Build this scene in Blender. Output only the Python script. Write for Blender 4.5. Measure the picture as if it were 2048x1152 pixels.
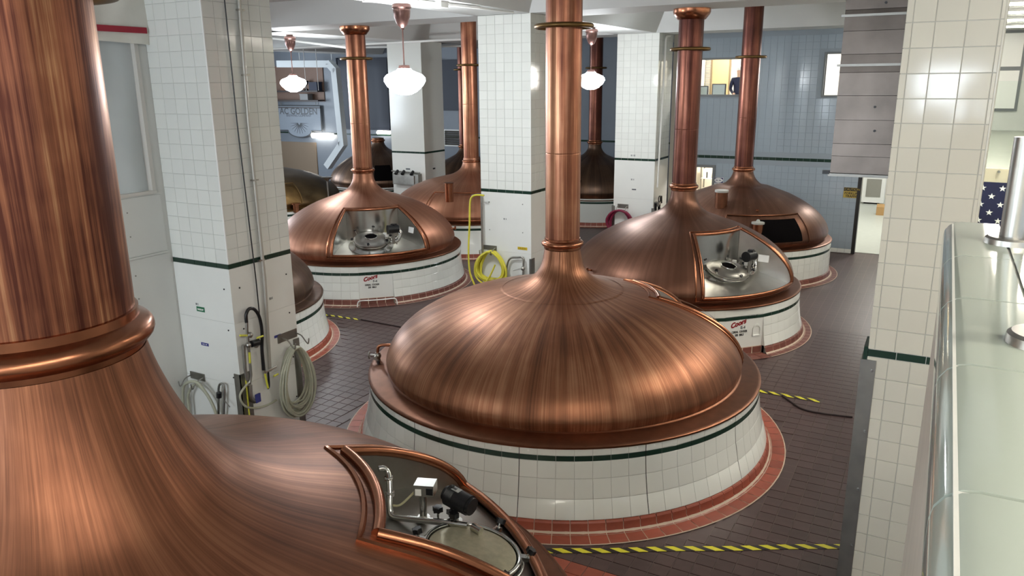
import bpy, math, random
from mathutils import Vector, Matrix, Euler
random.seed(7)
R = math.radians
for o in list(bpy.data.objects): bpy.data.objects.remove(o)
scn = bpy.context.scene
COL = scn.collection

# ------------------------------------------------------------------ camera
W_, H_ = 2048, 1152
F = 1546.5; PITCH = R(14.82); ROLL = R(-.56); YAW = R(28.88); CZ = 4.8
def _rows():
    cp, sp, cr, sr, cy, sy = math.cos(PITCH), math.sin(PITCH), math.cos(ROLL), math.sin(ROLL), math.cos(YAW), math.sin(YAW)
    m0 = Matrix(((cr, -sr, 0), (sr, cr, 0), (0, 0, 1))) @ Matrix(((1, 0, 0), (0, -sp, -cp), (0, cp, -sp)))
    return m0 @ Matrix(((cy, sy, 0), (-sy, cy, 0), (0, 0, 1)))
CM = _rows()                                  # room -> (right, down, forward)
cam_d = bpy.data.cameras.new('camera'); cam = bpy.data.objects.new('camera', cam_d); COL.objects.link(cam)
cam_d.sensor_width = 36; cam_d.lens = 36 * F / W_; cam_d.clip_start = .02; cam_d.clip_end = 200
_rt = Vector(CM[0]); _dn = Vector(CM[1]); _fw = Vector(CM[2])
cam.matrix_world = Matrix.Translation((0, 0, CZ)) @ Matrix((_rt, -_dn, -_fw)).transposed().to_4x4()
scn.camera = cam
def ray(px, py): return CM.transposed() @ Vector(((px - W_ / 2) / F, (py - H_ / 2) / F, 1))
def PX(px, py, x=None, y=None, z=None):
    d = ray(px, py)
    t = x / d.x if x is not None else y / d.y if y is not None else (z - CZ) / d.z
    return Vector((0, 0, CZ)) + d * t

# ------------------------------------------------------------------ world, exposure, large lights
w = bpy.data.worlds.new('world'); scn.world = w; w.use_nodes = True
w.node_tree.nodes['Background'].inputs[0].default_value = (.75, .85, 1, 1)
w.node_tree.nodes['Background'].inputs[1].default_value = .6
scn.view_settings.view_transform = 'Standard'; scn.view_settings.look = 'None'
scn.view_settings.gamma = 1; scn.view_settings.use_curve_mapping = False
scn.view_settings.exposure = 1.3
def area(name, loc, rot, sx, sy, power, col):
    l = bpy.data.lights.new(name, 'AREA'); l.shape = 'RECTANGLE'; l.size = sx; l.size_y = sy; l.energy = power; l.color = col
    o = bpy.data.objects.new(name, l); COL.objects.link(o); o.location = loc; o.rotation_euler = rot; return o
DAY = (.80, .90, 1.0); WARM = (1.0, .90, .74)
BACKY = -8.0
for i, x in enumerate((-6.9, -3.5)):                 # daylight through the tall windows behind the viewer
    area('daylight_window', (x, BACKY - .12, 4.1), (R(90), 0, 0), 2.3, 3.4, 110, DAY)
area('daylight_window', (.0, BACKY - .12, 4.65), (R(90), 0, 0), 1.1, .95, 30, DAY)
for i, y in enumerate((3.0, 12.5, 22.0)):                 # daylight through the windows of the far left wall
    area('daylight_window', (-31.15, y, 3.9), (0, R(-90), 0), 3.4, 4.6, 260, DAY)

# ------------------------------------------------------------------ materials
def S(r, g, b):
    f = lambda c: (c / 255 / 12.92) if c / 255 <= .04045 else ((c / 255 + .055) / 1.055) ** 2.4
    return (f(r), f(g), f(b), 1)
MATS = {}
def mat(name, col, rough=.5, metal=0, coat=0, emit=0, vary=0, noise=0, nscale=6, bump=0, alpha=1, trans=0, ior=1.45, spec=None):
    if name in MATS: return MATS[name]
    m = bpy.data.materials.new(name); m.use_nodes = True; nt = m.node_tree; N = nt.nodes; L = nt.links; b = N['Principled BSDF']
    b.inputs['Base Color'].default_value = col; b.inputs['Roughness'].default_value = rough; b.inputs['Metallic'].default_value = metal
    b.inputs['Coat Weight'].default_value = coat; b.inputs['Coat Roughness'].default_value = .06; b.inputs['IOR'].default_value = ior
    if spec is not None: b.inputs['Specular IOR Level'].default_value = spec
    if trans: b.inputs['Transmission Weight'].default_value = trans
    if alpha < 1: b.inputs['Alpha'].default_value = alpha
    if emit:
        b.inputs['Emission Color'].default_value = col; b.inputs['Emission Strength'].default_value = emit
    src = None
    if vary or noise:
        hsv = N.new('ShaderNodeHueSaturation'); hsv.inputs['Color'].default_value = col
        val = N.new('ShaderNodeMath'); val.operation = 'ADD'; val.inputs[0].default_value = 1; val.inputs[1].default_value = 0
        if vary:
            oi = N.new('ShaderNodeObjectInfo'); mr = N.new('ShaderNodeMapRange'); L.new(oi.outputs['Random'], mr.inputs[0])
            mr.inputs[3].default_value = 1 - vary; mr.inputs[4].default_value = 1 + vary; L.new(mr.outputs[0], val.inputs[0])
        if noise:
            tc = N.new('ShaderNodeTexCoord'); nz = N.new('ShaderNodeTexNoise'); nz.inputs['Scale'].default_value = nscale; nz.inputs['Detail'].default_value = 6
            L.new(tc.outputs['Object'], nz.inputs['Vector']); m2 = N.new('ShaderNodeMapRange'); L.new(nz.outputs[0], m2.inputs[0])
            m2.inputs[1].default_value = .3; m2.inputs[2].default_value = .7; m2.inputs[3].default_value = -noise; m2.inputs[4].default_value = noise
            L.new(m2.outputs[0], val.inputs[1])
            if bump:
                bp = N.new('ShaderNodeBump'); bp.inputs['Strength'].default_value = bump; bp.inputs['Distance'].default_value = .02
                L.new(nz.outputs[0], bp.inputs['Height']); L.new(bp.outputs[0], b.inputs['Normal'])
        L.new(val.outputs[0], hsv.inputs['Value']); L.new(hsv.outputs[0], b.inputs['Base Color'])
    MATS[name] = m; return m

def copper(name, dark, mid, lite, rough=.36, streak=60, zs=1.2, contrast=.5, bump=.05, rv=1.0):
    """copper sheet polished along the meridians: grain and patina streaks run from the neck to the rim"""
    m = bpy.data.materials.new(name); m.use_nodes = True; nt = m.node_tree; N = nt.nodes; L = nt.links; b = N['Principled BSDF']
    b.inputs['Metallic'].default_value = .78
    tc = N.new('ShaderNodeTexCoord'); sp = N.new('ShaderNodeSeparateXYZ'); L.new(tc.outputs['Object'], sp.inputs[0])
    at = N.new('ShaderNodeMath'); at.operation = 'ARCTAN2'; L.new(sp.outputs[1], at.inputs[0]); L.new(sp.outputs[0], at.inputs[1])
    ln = N.new('ShaderNodeVectorMath'); ln.operation = 'LENGTH'; L.new(tc.outputs['Object'], ln.inputs[0])
    def coords(k, kz):
        a = N.new('ShaderNodeMath'); a.operation = 'MULTIPLY'; L.new(at.outputs[0], a.inputs[0]); a.inputs[1].default_value = k
        c = N.new('ShaderNodeMath'); c.operation = 'MULTIPLY'; L.new(ln.outputs['Value'], c.inputs[0]); c.inputs[1].default_value = kz
        x = N.new('ShaderNodeCombineXYZ'); L.new(a.outputs[0], x.inputs[0]); L.new(c.outputs[0], x.inputs[1]); return x
    n1 = N.new('ShaderNodeTexNoise'); n1.inputs['Scale'].default_value = 1; n1.inputs['Detail'].default_value = 5; n1.inputs['Roughness'].default_value = .7
    L.new(coords(streak, zs).outputs[0], n1.inputs['Vector'])
    n2 = N.new('ShaderNodeTexNoise'); n2.inputs['Scale'].default_value = 1; n2.inputs['Detail'].default_value = 3
    L.new(coords(streak * .16, zs * .8).outputs[0], n2.inputs['Vector'])
    n3 = N.new('ShaderNodeTexNoise'); n3.inputs['Scale'].default_value = 1.1; n3.inputs['Detail'].default_value = 4; L.new(tc.outputs['Object'], n3.inputs['Vector'])
    def mix(a, bb, f):
        x = N.new('ShaderNodeMath'); x.operation = 'MULTIPLY'; L.new(a, x.inputs[0]); x.inputs[1].default_value = 1 - f
        y = N.new('ShaderNodeMath'); y.operation = 'MULTIPLY_ADD'; L.new(bb, y.inputs[0]); y.inputs[1].default_value = f; L.new(x.outputs[0], y.inputs[2]); return y.outputs[0]
    f = mix(mix(n1.outputs[0], n2.outputs[0], .5), n3.outputs[0], .3)
    cr = N.new('ShaderNodeValToRGB'); L.new(f, cr.inputs[0]); sp_ = .17 - .08 * min(contrast, 1.2)
    e = cr.color_ramp.elements; e[0].position = .5 - sp_; e[0].color = dark; e[1].position = .5 + sp_; e[1].color = lite
    k = e.new(.5); k.color = mid
    L.new(cr.outputs[0], b.inputs['Base Color'])
    mr = N.new('ShaderNodeMapRange'); L.new(f, mr.inputs[0]); mr.inputs[1].default_value = .35; mr.inputs[2].default_value = .65
    mr.inputs[3].default_value = rough + .07 * rv; mr.inputs[4].default_value = rough - .06 * rv; L.new(mr.outputs[0], b.inputs['Roughness'])
    bp = N.new('ShaderNodeBump'); bp.inputs['Strength'].default_value = bump; bp.inputs['Distance'].default_value = .01; L.new(n1.outputs[0], bp.inputs['Height']); L.new(bp.outputs[0], b.inputs['Normal'])
    MATS[name] = m; return m

M_dome = copper('copper_dome', S(128, 84, 64), S(152, 104, 80), S(170, 122, 97), .42, 55, 1.0, .3, .008, .3)
M_brown = copper('copper_patina_dimmed', S(92, 63, 50), S(112, 78, 62), S(128, 92, 75), .4, 55, 1.0, .3, .008, .3)  # browner patina, darkened further to paint in the dim right end
M_domestreak = copper('copper_dome_streaked', S(92, 58, 41), S(138, 91, 65), S(180, 131, 100), .42, 120, 2.2, .6, .03, .7)
M_near = copper('copper_near', S(90, 56, 40), S(126, 81, 58), S(156, 106, 78), .41, 46, 1.1, .8, .015, .5)
M_stack = copper('copper_stack', S(110, 64, 50), S(160, 104, 78), S(204, 152, 118), .34, 9, .5, .9, .03)
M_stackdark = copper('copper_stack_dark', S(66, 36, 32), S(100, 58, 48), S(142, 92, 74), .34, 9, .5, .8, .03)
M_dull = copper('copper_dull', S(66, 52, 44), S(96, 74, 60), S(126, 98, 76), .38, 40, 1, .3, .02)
M_trim = mat('copper_trim', S(164, 108, 80), .26, 1, noise=.12, nscale=8)
M_trimdark = mat('copper_rim', S(122, 82, 62), .4, 1, noise=.12, nscale=8)
M_brass = mat('brass_ring', S(124, 98, 62), .42, 1, noise=.15)
M_tile = mat('white_glazed_tile', S(224, 226, 220), .1, vary=.025, spec=.6)
M_tilewarm = mat('cream_glazed_tile', S(214, 209, 194), .09, vary=.02, spec=.6)
M_panel = mat('white_panel', S(226, 227, 222), .28, noise=.02, nscale=2)
M_grout = mat('grout', S(200, 200, 194), .8)
M_groutlite = mat('pale_grout', S(205, 186, 166), .8)
M_green = mat('green_band_tile', S(34, 56, 46), .14, vary=.15)
M_red = mat('red_quarry_tile', S(150, 78, 60), .42, vary=.14, noise=.08, nscale=9)
M_redd = mat('brown_quarry_tile', S(118, 72, 62), .42, vary=.14, noise=.08, nscale=9)
M_floor = mat('floor_quarry_tile', S(78, 60, 58), .4, vary=.12, noise=.12, nscale=7)
def floor_base():
    m = bpy.data.materials.new('floor_paving'); m.use_nodes = True; N = m.node_tree.nodes; L = m.node_tree.links; b = N['Principled BSDF']
    tc = N.new('ShaderNodeTexCoord'); mp = N.new('ShaderNodeMapping'); mp.inputs['Location'].default_value = (3.074, -6.44, 0); mp.vector_type = 'POINT'; L.new(tc.outputs['Object'], mp.inputs[0])
    br = N.new('ShaderNodeTexBrick'); br.offset = 0; br.inputs['Scale'].default_value = 1; br.inputs['Brick Width'].default_value = .19; br.inputs['Row Height'].default_value = .19; br.inputs['Mortar Size'].default_value = .005
    br.inputs['Color1'].default_value = S(80, 62, 60); br.inputs['Color2'].default_value = S(74, 57, 55); br.inputs['Mortar'].default_value = S(100, 82, 76); L.new(mp.outputs[0], br.inputs[0]); L.new(br.outputs[0], b.inputs['Base Color']); b.inputs['Roughness'].default_value = .42
    return m
M_floorg = floor_base()
M_steel = mat('stainless_steel', S(196, 196, 192), .2, 1, noise=.05, nscale=5)
M_steelb = mat('brushed_steel', S(168, 166, 160), .34, 1, noise=.1, nscale=7)
M_steelf = mat('recess_steel', S(206, 204, 198), .3, 1, noise=.06, nscale=4)
M_steeld = mat('dull_steel_plate', S(150, 148, 142), .42, 1, noise=.1, nscale=6)
M_black = mat('black_plastic', S(24, 24, 26), .35)
M_dark = mat('dark_interior', S(12, 10, 11), .9, spec=.05)
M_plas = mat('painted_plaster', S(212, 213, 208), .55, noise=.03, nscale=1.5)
M_ceil = mat('ceiling_paint', S(206, 208, 206), .6, noise=.03, nscale=.8)
M_white = mat('white_paint', S(232, 232, 228), .3)
M_coping = mat('coping_tile', S(166, 174, 163), .08, coat=.4, noise=.015, nscale=3)
M_glow = mat('lamp_glass', (.93, .97, 1, 1), .3, emit=34)
M_tube = mat('fluorescent_tube', (1, .93, .82, 1), .3, emit=19)

M_tubew = mat('dim_tube', (1, .93, .82, 1), .3, emit=5)
# ------------------------------------------------------------------ mesh builder
class MB:
    def __init__(s): s.v = []; s.f = []
    def add(s, vs, fs):
        n = len(s.v); s.v += [tuple(v) for v in vs]; s.f += [tuple(i + n for i in f) for f in fs]; return s
    def box(s, c, d, m=None):
        x, y, z = d[0] / 2, d[1] / 2, d[2] / 2
        vs = [Vector((a * x, b * y, e * z)) for a in (-1, 1) for b in (-1, 1) for e in (-1, 1)]
        if m is not None: vs = [m @ v for v in vs]
        return s.add([v + Vector(c) for v in vs], [(0, 1, 3, 2), (4, 6, 7, 5), (0, 4, 5, 1), (2, 3, 7, 6), (0, 2, 6, 4), (1, 5, 7, 3)])
    def b2(s, a, b): return s.box([(p + q) / 2 for p, q in zip(a, b)], [abs(q - p) for p, q in zip(a, b)])
    def lathe(s, prof, n=48, a0=0, a1=2 * math.pi, c=(0, 0, 0)):
        full = abs(a1 - a0 - 2 * math.pi) < 1e-6; k = n if full else n + 1; m = len(prof)
        vs = [(c[0] + r * math.cos(a0 + (a1 - a0) * i / n), c[1] + r * math.sin(a0 + (a1 - a0) * i / n), c[2] + z) for i in range(k) for r, z in prof]
        fs = []
        for i in range(n):
            j = (i + 1) % k
            for q in range(m - 1): fs.append((i * m + q, j * m + q, j * m + q + 1, i * m + q + 1))
        return s.add(vs, fs)
    def tube(s, pts, r, n=8, closed=False, caps=True):
        P = [Vector(p) for p in pts]; k = len(P); vs = []; up = None
        for i, p in enumerate(P):
            t = (P[(i + 1) % k] - P[i - 1]) if closed or 0 < i < k - 1 else (P[1] - P[0] if i == 0 else P[-1] - P[-2])
            t.normalize()
            if up is None:
                up = Vector((0, 0, 1)) if abs(t.z) < .9 else Vector((1, 0, 0))
            a = up - t * up.dot(t)
            if a.length < 1e-5: a = t.orthogonal()
            a.normalize(); b = t.cross(a); up = a
            rr = r[i] if isinstance(r, (list, tuple)) else r
            vs += [p + (a * math.cos(2 * math.pi * j / n) + b * math.sin(2 * math.pi * j / n)) * rr for j in range(n)]
        fs = []
        for i in range(k if closed else k - 1):
            q = (i + 1) % k
            for j in range(n): fs.append((i * n + j, i * n + (j + 1) % n, q * n + (j + 1) % n, q * n + j))
        if not closed and caps: fs += [tuple(range(n))[::-1], tuple((k - 1) * n + j for j in range(n))]
        return s.add(vs, fs)
    def cyl(s, p0, p1, r0, r1=None, n=16): return s.tube([p0, p1], [r0, r0 if r1 is None else r1], n)
    def torus(s, c, RR, r, n=48, k=8, m=None):
        vs = []
        for i in range(n):
            a = 2 * math.pi * i / n
            for j in range(k):
                b = 2 * math.pi * j / k; v = Vector(((RR + r * math.cos(b)) * math.cos(a), (RR + r * math.cos(b)) * math.sin(a), r * math.sin(b)))
                vs.append((m @ v if m is not None else v) + Vector(c))
        return s.add(vs, [(i * k + j, ((i + 1) % n) * k + j, ((i + 1) % n) * k + (j + 1) % k, i * k + (j + 1) % k) for i in range(n) for j in range(k)])
    def ball(s, c, r, n=12, sc=(1, 1, 1)):
        k = n // 2; vs = [(c[0] + r * sc[0] * math.sin(math.pi * i / k) * math.cos(2 * math.pi * j / n), c[1] + r * sc[1] * math.sin(math.pi * i / k) * math.sin(2 * math.pi * j / n), c[2] + r * sc[2] * math.cos(math.pi * i / k)) for i in range(k + 1) for j in range(n)]
        return s.add(vs, [(i * n + j, (i + 1) * n + j, (i + 1) * n + (j + 1) % n, i * n + (j + 1) % n) for i in range(k) for j in range(n)])
    def prism(s, poly, ext):
        n = len(poly); P = [Vector(p) for p in poly]; e = Vector(ext)
        return s.add(P + [p + e for p in P], [tuple(range(n))[::-1], tuple(range(n, 2 * n))] + [(i, (i + 1) % n, n + (i + 1) % n, n + i) for i in range(n)])
    def xf(s, m):
        s.v = [tuple(m @ Vector(v)) for v in s.v]; return s
    def mesh(s, name, m, ang=40):
        me = bpy.data.meshes.new(name); me.from_pydata(s.v, [], s.f); me.validate()
        if m: me.materials.append(m)
        me.shade_smooth(); me.set_sharp_from_angle(angle=R(ang)); return me
    def build(s, name, m, parent=None, loc=None, rot=None, ang=40, **tags):
        return link(name, s.mesh(name, m, ang), parent, loc, rot, **tags)
def link(name, me, parent=None, loc=None, rot=None, **tags):
    o = bpy.data.objects.new(name, me); COL.objects.link(o)
    if parent: o.parent = parent
    if loc is not None: o.location = loc
    if rot is not None: o.rotation_euler = rot
    for k, v in tags.items():
        if v: o[k] = v
    return o
def thing(name, label, category, loc=(0, 0, 0), rot=(0, 0, 0), group=None):
    return link(name, None, None, loc, rot, label=label, category=category, group=group)
def struct(name, mb, m, label=None): return mb.build(name, m, kind='structure', label=label)
def smooth(pts, k=6, closed=False):
    P = [Vector(p) for p in pts]; n = len(P); out = []
    for i in range(n if closed else n - 1):
        a, b, c, d = (P[(i - 1) % n], P[i], P[(i + 1) % n], P[(i + 2) % n]) if closed else (P[max(i - 1, 0)], P[i], P[i + 1], P[min(i + 2, n - 1)])
        for j in range(k):
            t = j / k; out.append(.5 * ((2 * b) + (c - a) * t + (2 * a - 5 * b + 4 * c - d) * t * t + (3 * b - a - 3 * c + d) * t ** 3))
    if not closed: out.append(P[-1])
    return out
def tile_mesh(name, wd, ht, m, t=.008, b=.0025):
    """one tile in the XY plane, its back at z=0"""
    x, y = wd / 2, ht / 2; mb = MB()
    A = [(-x, -y, 0), (x, -y, 0), (x, y, 0), (-x, y, 0)]; B = [(a, c, t - b) for a, c, _ in A]
    C = [(-x + b, -y + b, t), (x - b, -y + b, t), (x - b, y - b, t), (-x + b, y - b, t)]
    fs = [(8, 9, 10, 11)]
    for i in range(4):
        j = (i + 1) % 4; fs += [(i, j, 4 + j, 4 + i), (4 + i, 4 + j, 8 + j, 8 + i)]
    mb.add(A + B + C, fs); return mb.mesh(name, m, 20)
FRONT = (R(90), 0, 0)            # local XY plane facing -Y
SIDE = (R(90), 0, R(90))         # local XY plane facing +X
LEFT = (R(90), 0, R(-90))        # local XY plane facing -X
def text(s, size, m, parent, loc, rot=None, shear=0, bold=0, align='CENTER', sx=1):
    cu = bpy.data.curves.new('lettering', 'FONT'); cu.body = s; cu.size = size; cu.align_x = align; cu.align_y = 'CENTER'; cu.shear = shear; cu.offset = bold; cu.extrude = .0015; cu.resolution_u = 3
    o = bpy.data.objects.new('tmp', cu); COL.objects.link(o)
    me = bpy.data.meshes.new_from_object(o.evaluated_get(bpy.context.evaluated_depsgraph_get()))
    bpy.data.objects.remove(o); me.materials.clear(); me.materials.append(m)
    t = link('lettering', me, parent, loc, rot); t.scale = (sx, 1, 1); return t
def sign(name, label, cat, loc, rot, wd, ht, m, lines, t=.008, group=None):
    mb = MB().box((0, 0, t / 2), (wd, ht, t)); o = mb.build(name, m, None, loc, rot, label=label, category=cat, group=group)
    for s, size, dx, dy, tm, kw in lines: text(s, size, tm, o, (dx, dy, t + .0005), **kw)
    return o
def marks(parent, loc, rot, wd, ht, m, n=6):
    mb = MB(); rnd = random.Random(5)
    for i in range(n):
        if i == n // 2: continue
        mb.box((wd * ((i + .5) / n - .5), 0, .0008), (wd / n * .62, ht * rnd.uniform(.8, 1), .0016))
    return mb.build('lettering', m, parent, loc, rot, kind='stuff')
M_ink = mat('black_ink', S(28, 28, 30), .5); M_inkw = mat('white_ink', S(235, 235, 230), .5); M_inkr = mat('red_ink', S(140, 22, 30), .45); M_inkg = mat('grey_ink', S(96, 100, 104), .5)

# ------------------------------------------------------------------ setting: floor
BAND = 2.6; BH = .066; TOPZ = 6.13; SLAB = 6.65
P_ = .19
floor = struct('floor', MB().b2((-31, BACKY, -.2), (.35, 29.2, -.009)).b2((.35, BACKY, -.2), (6, 36, -.009)).b2((-31, 29.2, -.2), (.35, 36, -.009)), M_floorg)
TANKS = {'C': (-4.42, 9.46, 3.11), 'E': (-4.44, 15.2, 2.66), 'F': (-12.43, 15.0, 2.67), 'H': (-12.08, 9.47, 2.67), 'G': (-4.45, 20.55, 2.5), 'K': (-12.72, 20.54, 2.95), 'N': (-4.38, 2.35, 3.3)}
PIL = {'L': (-8.73, -7.69, 6.57, 7.65), 'C': (-8.57, -7.36, 14.2, 15.4), 'D': (-8.52, -7.27, 21.85, 23.1), 'E': (-16.35, -15.0, 21.3, 22.5), 'R': (-.35, .3, 6.77, 7.9)}
def blocked(x, y, m=0):
    for c in TANKS.values():
        if (x - c[0]) ** 2 + (y - c[1]) ** 2 < (c[2] + m) ** 2: return True
    return any(a - m < x < b + m and c - m < y < d + m for a, b, c, d in PIL.values())
def inview(x, y, z=0):
    c = CM @ (Vector((x, y, z)) - Vector((0, 0, CZ)))
    if c.z < .3: return False
    u, v = W_ / 2 + F * c.x / c.z, H_ / 2 + F * c.y / c.z
    return -40 < u < W_ + 40 and -40 < v < H_ + 40
ft = tile_mesh('floor_tile', P_ - .008, P_ - .008, M_floor, .009, .002); rt = tile_mesh('red_tile', P_ - .008, P_ - .008, M_red, .009, .002)
cells = []
y0 = 6.44
for j in range(-70, 120):
    y = y0 + (j + .5) * P_
    if y > 23.5: continue
    for i in range(-130, 20):
        x = -3.074 + (i + .5) * P_
        if not (-15 < x < .3) or (x < -8.6 and y < 7.7): continue
        if blocked(x, y, .07) or not inview(x, y): continue
        red = y < y0 and x > -6.6
        vis = (x > -7.6 and math.hypot(x, y) < 16) or (x <= -7.6 and 7.7 < y < 13)
        if vis: cells.append((math.hypot(x, y), x, y, red))
# the pieces that really show: in the aisle on the right, in front of the middle kettle, and behind the left pillar
def shows(x, y):
    c = CM @ (Vector((x, y, 0)) - Vector((0, 0, CZ))); u, v = W_ / 2 + F * c.x / c.z, H_ / 2 + F * c.y / c.z
    return (u > 1060 and v > 560) or (610 < u < 820 and 560 < v < 860)
cells.sort(key=lambda c: (not shows(c[1], c[2]), c[0]))
for d, x, y, red in cells[:300]: link('floor_tile', rt if red else ft, floor, (x, y, -.009))
mr_, mf_ = MB(), MB()
for d, x, y, red in cells[300:]:
    (mr_ if red else mf_).box((x, y, -.0045), (P_ - .008, P_ - .008, .009))
if mf_.v: mf_.build('floor_tile', M_floor, floor, kind='stuff')
if mr_.v: mr_.build('red_floor_tile', M_red, floor, kind='stuff')

# ------------------------------------------------------------------ setting: ceiling with haunched beams
ceil = struct('ceiling', MB().b2((-31, BACKY, SLAB), (6, 36, SLAB + .2)), M_ceil)
BEAMS = []
def beam(a, b, along):
    hb, ht = .62, .94
    pr = [(-hb, TOPZ), (hb, TOPZ), (ht, SLAB), (-ht, SLAB)]
    if along == 'x': poly = [(a[0], a[1] + u, z) for u, z in pr]; ext = (b - a[0], 0, 0)
    else: poly = [(a[0] + u, a[1], z) for u, z in pr]; ext = (0, b - a[1], 0)
    BEAMS.append(1); return MB().prism(poly, ext).build('trim_%d' % len(BEAMS), M_ceil, kind='structure', label='haunched concrete beam under the hall ceiling')
for y in (-.5, 7.15, 14.8, 22.48): beam((-31, y), .3, 'x')
for x in (-8.0, -15.7, -23.3): beam((x, BACKY), 29.2, 'y')

# ------------------------------------------------------------------ setting: pillars
def tiled_face(parent, o, u, wd, z0, z1, rot, cols, rows, m, off):
    """tiles on a vertical face; o = lower left corner, u = direction of the width"""
    cw = [c * wd / sum(cols) for c in cols]; hh = (z1 - z0) / rows; cache = {}
    x = 0
    for c in cw:
        k = round(c, 3)
        if k not in cache: cache[k] = tile_mesh('tile', c - .004, hh - .004, m)
        for r in range(rows):
            p = Vector(o) + Vector(u) * (x + c / 2); p.z = z0 + (r + .5) * hh
            link('tile', cache[k], parent, p + Vector(off), (rot[0] + random.gauss(0, .0035), rot[1], rot[2] + random.gauss(0, .0035)))
        x += c
def pillar(key, label, side=True, tiles=True, tm=M_tile, cols=6, lower='panel', seams=(1.9,)):
    x0, x1, y0, y1 = PIL[key]; g = .007
    p = MB().b2((x0 + g, y0 + g, 0), (x1 - g, y1 - g, TOPZ)).build('pillar', M_grout, kind='structure', label=label)
    band = tile_mesh('band_tile', .194, BH - .006, M_green)
    zb, zt = BAND - BH / 2, BAND + BH / 2
    def face(o, u, wd, rot, off, nc):
        if tiles: tiled_face(p, o, u, wd, zt, TOPZ, rot, [1] * nc if isinstance(nc, int) else nc, 19, tm, off)
        else: MB().box((0, 0, .003), (wd - .004, TOPZ - zt - .004, .006)).build('tile_facing', tm, p, Vector(o) + Vector(u) * wd / 2 + Vector((0, 0, (zt + TOPZ) / 2)) + Vector(off), rot)
        n = max(2, round(wd / .2)); bm = tile_mesh('band_tile', wd / n - .006, BH - .006, M_green)
        for i in range(n): link('band_tile', bm, p, Vector(o) + Vector(u) * (i + .5) * wd / n + Vector((0, 0, BAND)) + Vector(off), rot)
        if lower == 'panel':
            zs = [.1] + list(seams) + [zb]
            for a, b in zip(zs, zs[1:]):
                MB().box((0, 0, .003), (wd - .004, b - a - .005, .006)).build('lower_panel', M_panel, p, Vector(o) + Vector(u) * wd / 2 + Vector((0, 0, (a + b) / 2)) + Vector(off), rot)
        else: tiled_face(p, o, u, wd, .02, zb, rot, [1] * 4, 14, tm, off)
    face((x0, y0, 0), (1, 0, 0), x1 - x0, FRONT, (0, g, 0), cols)
    if side: face((x1, y0, 0), (0, 1, 0), y1 - y0, SIDE, (-g, 0, 0), 6 if isinstance(cols, int) else 6)
    if lower == 'panel':
        MB().b2((x0 - .004, y0 - .004, 0), (x1 + .004, y1 + .004, .1)).build('base_plate', M_black, p)
    return p
pL = pillar('L', 'white tiled pillar with hose coils and valves on its lower panels', cols=5, seams=(1.0, 1.85))
pC = pillar('C', 'white tiled pillar with the yellow hose coil', seams=(1.3,))
pD = pillar('D', 'white tiled pillar with the red hose coil', seams=(1.45,))
pE = pillar('E', 'white pillar with a steel valve cabinet on its front', tiles=False, seams=(1.2,))
pR = pillar('R', 'cream tiled pillar with a steel corner guard next to the balcony', side=False, tm=M_tilewarm, cols=[.25, .75, 1.02, 1.02, .22], lower='tile')
# white bullnose edges and steel guards
for key, p, m in (('L', pL, M_white), ('C', pC, M_white), ('R', pR, M_tilewarm)):
    x0, x1, y0, y1 = PIL[key]
    if key != 'R': MB().cyl((x1 - .008, y0 + .008, BAND + .04), (x1 - .008, y0 + .008, TOPZ), .011, n=10).build('corner_bead', m, p)
    else: MB().cyl((x1 - .01, y0 + .006, 0), (x1 - .01, y0 + .006, TOPZ), .012, n=10).build('corner_bead', m, p)
x0, x1, y0, y1 = PIL['R']
MB().b2((x0 - .045, y0 - .012, 0), (x0 + .075, y0 + .0, BAND - .06)).b2((x0 - .045, y0, 0), (x0 - .033, y0 + .3, BAND - .06)).build('corner_guard', M_steelb, pR)
for z in (.3, .8, 1.35, 1.9, 2.45): MB().cyl((x0 + .05, y0 - .012, z), (x0 + .05, y0 - .018, z), .012, n=8).build('screw', M_steel, pR)
MB().b2((x0 - .03, y0, BAND - .06), (x0, y0 + .3, BAND + .05)).build('guard_cap_tile', M_green, pR)
x0, x1, y0, y1 = PIL['L']
a = PX(548, 770, x=x1).z
MB().b2((x1 - .1, y0 - .012, 0), (x1 + .012, y0, 1.16)).b2((x1, y0 - .012, 0), (x1 + .012, y0 + .16, 1.16)).build('corner_guard', M_steeld, pL)
MB().b2((x1, y1 - .1, 0), (x1 + .012, y1 + .01, 1.35)).build('corner_guard', M_steeld, pL)
for z in (.5, 1.1, 1.75, 2.3):
    for y in (y0 + .14, y1 - .12): MB().cyl((x1, y, z), (x1 + .006, y, z), .011, n=8).build('screw', M_black, pL)
    for x in (x1 - .12,): MB().cyl((x, y0, z), (x, y0 - .006, z), .011, n=8).build('screw', M_black, pL)
x0, x1, y0, y1 = PIL['C']
MB().b2((x1, y0 - .01, 0), (x1 + .012, y0 + .14, 1.2)).b2((x1 - .04, y0 - .012, 0), (x1 + .012, y0, 1.2)).build('corner_guard', M_steeld, pC)
for z in (.7, 1.2, 1.75, 2.35):
    for x in (x0 + .2, x1 - .2): MB().cyl((x, y0, z), (x, y0 - .006, z), .012, n=8).build('screw', M_steeld, pC)
x0, x1, y0, y1 = PIL['D']
for xx in (x0, x1): MB().b2((xx - .05, y0 - .012, 0), (xx + .05, y0 + .1, 1.2)).build('corner_guard', M_steeld, pD)

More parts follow.
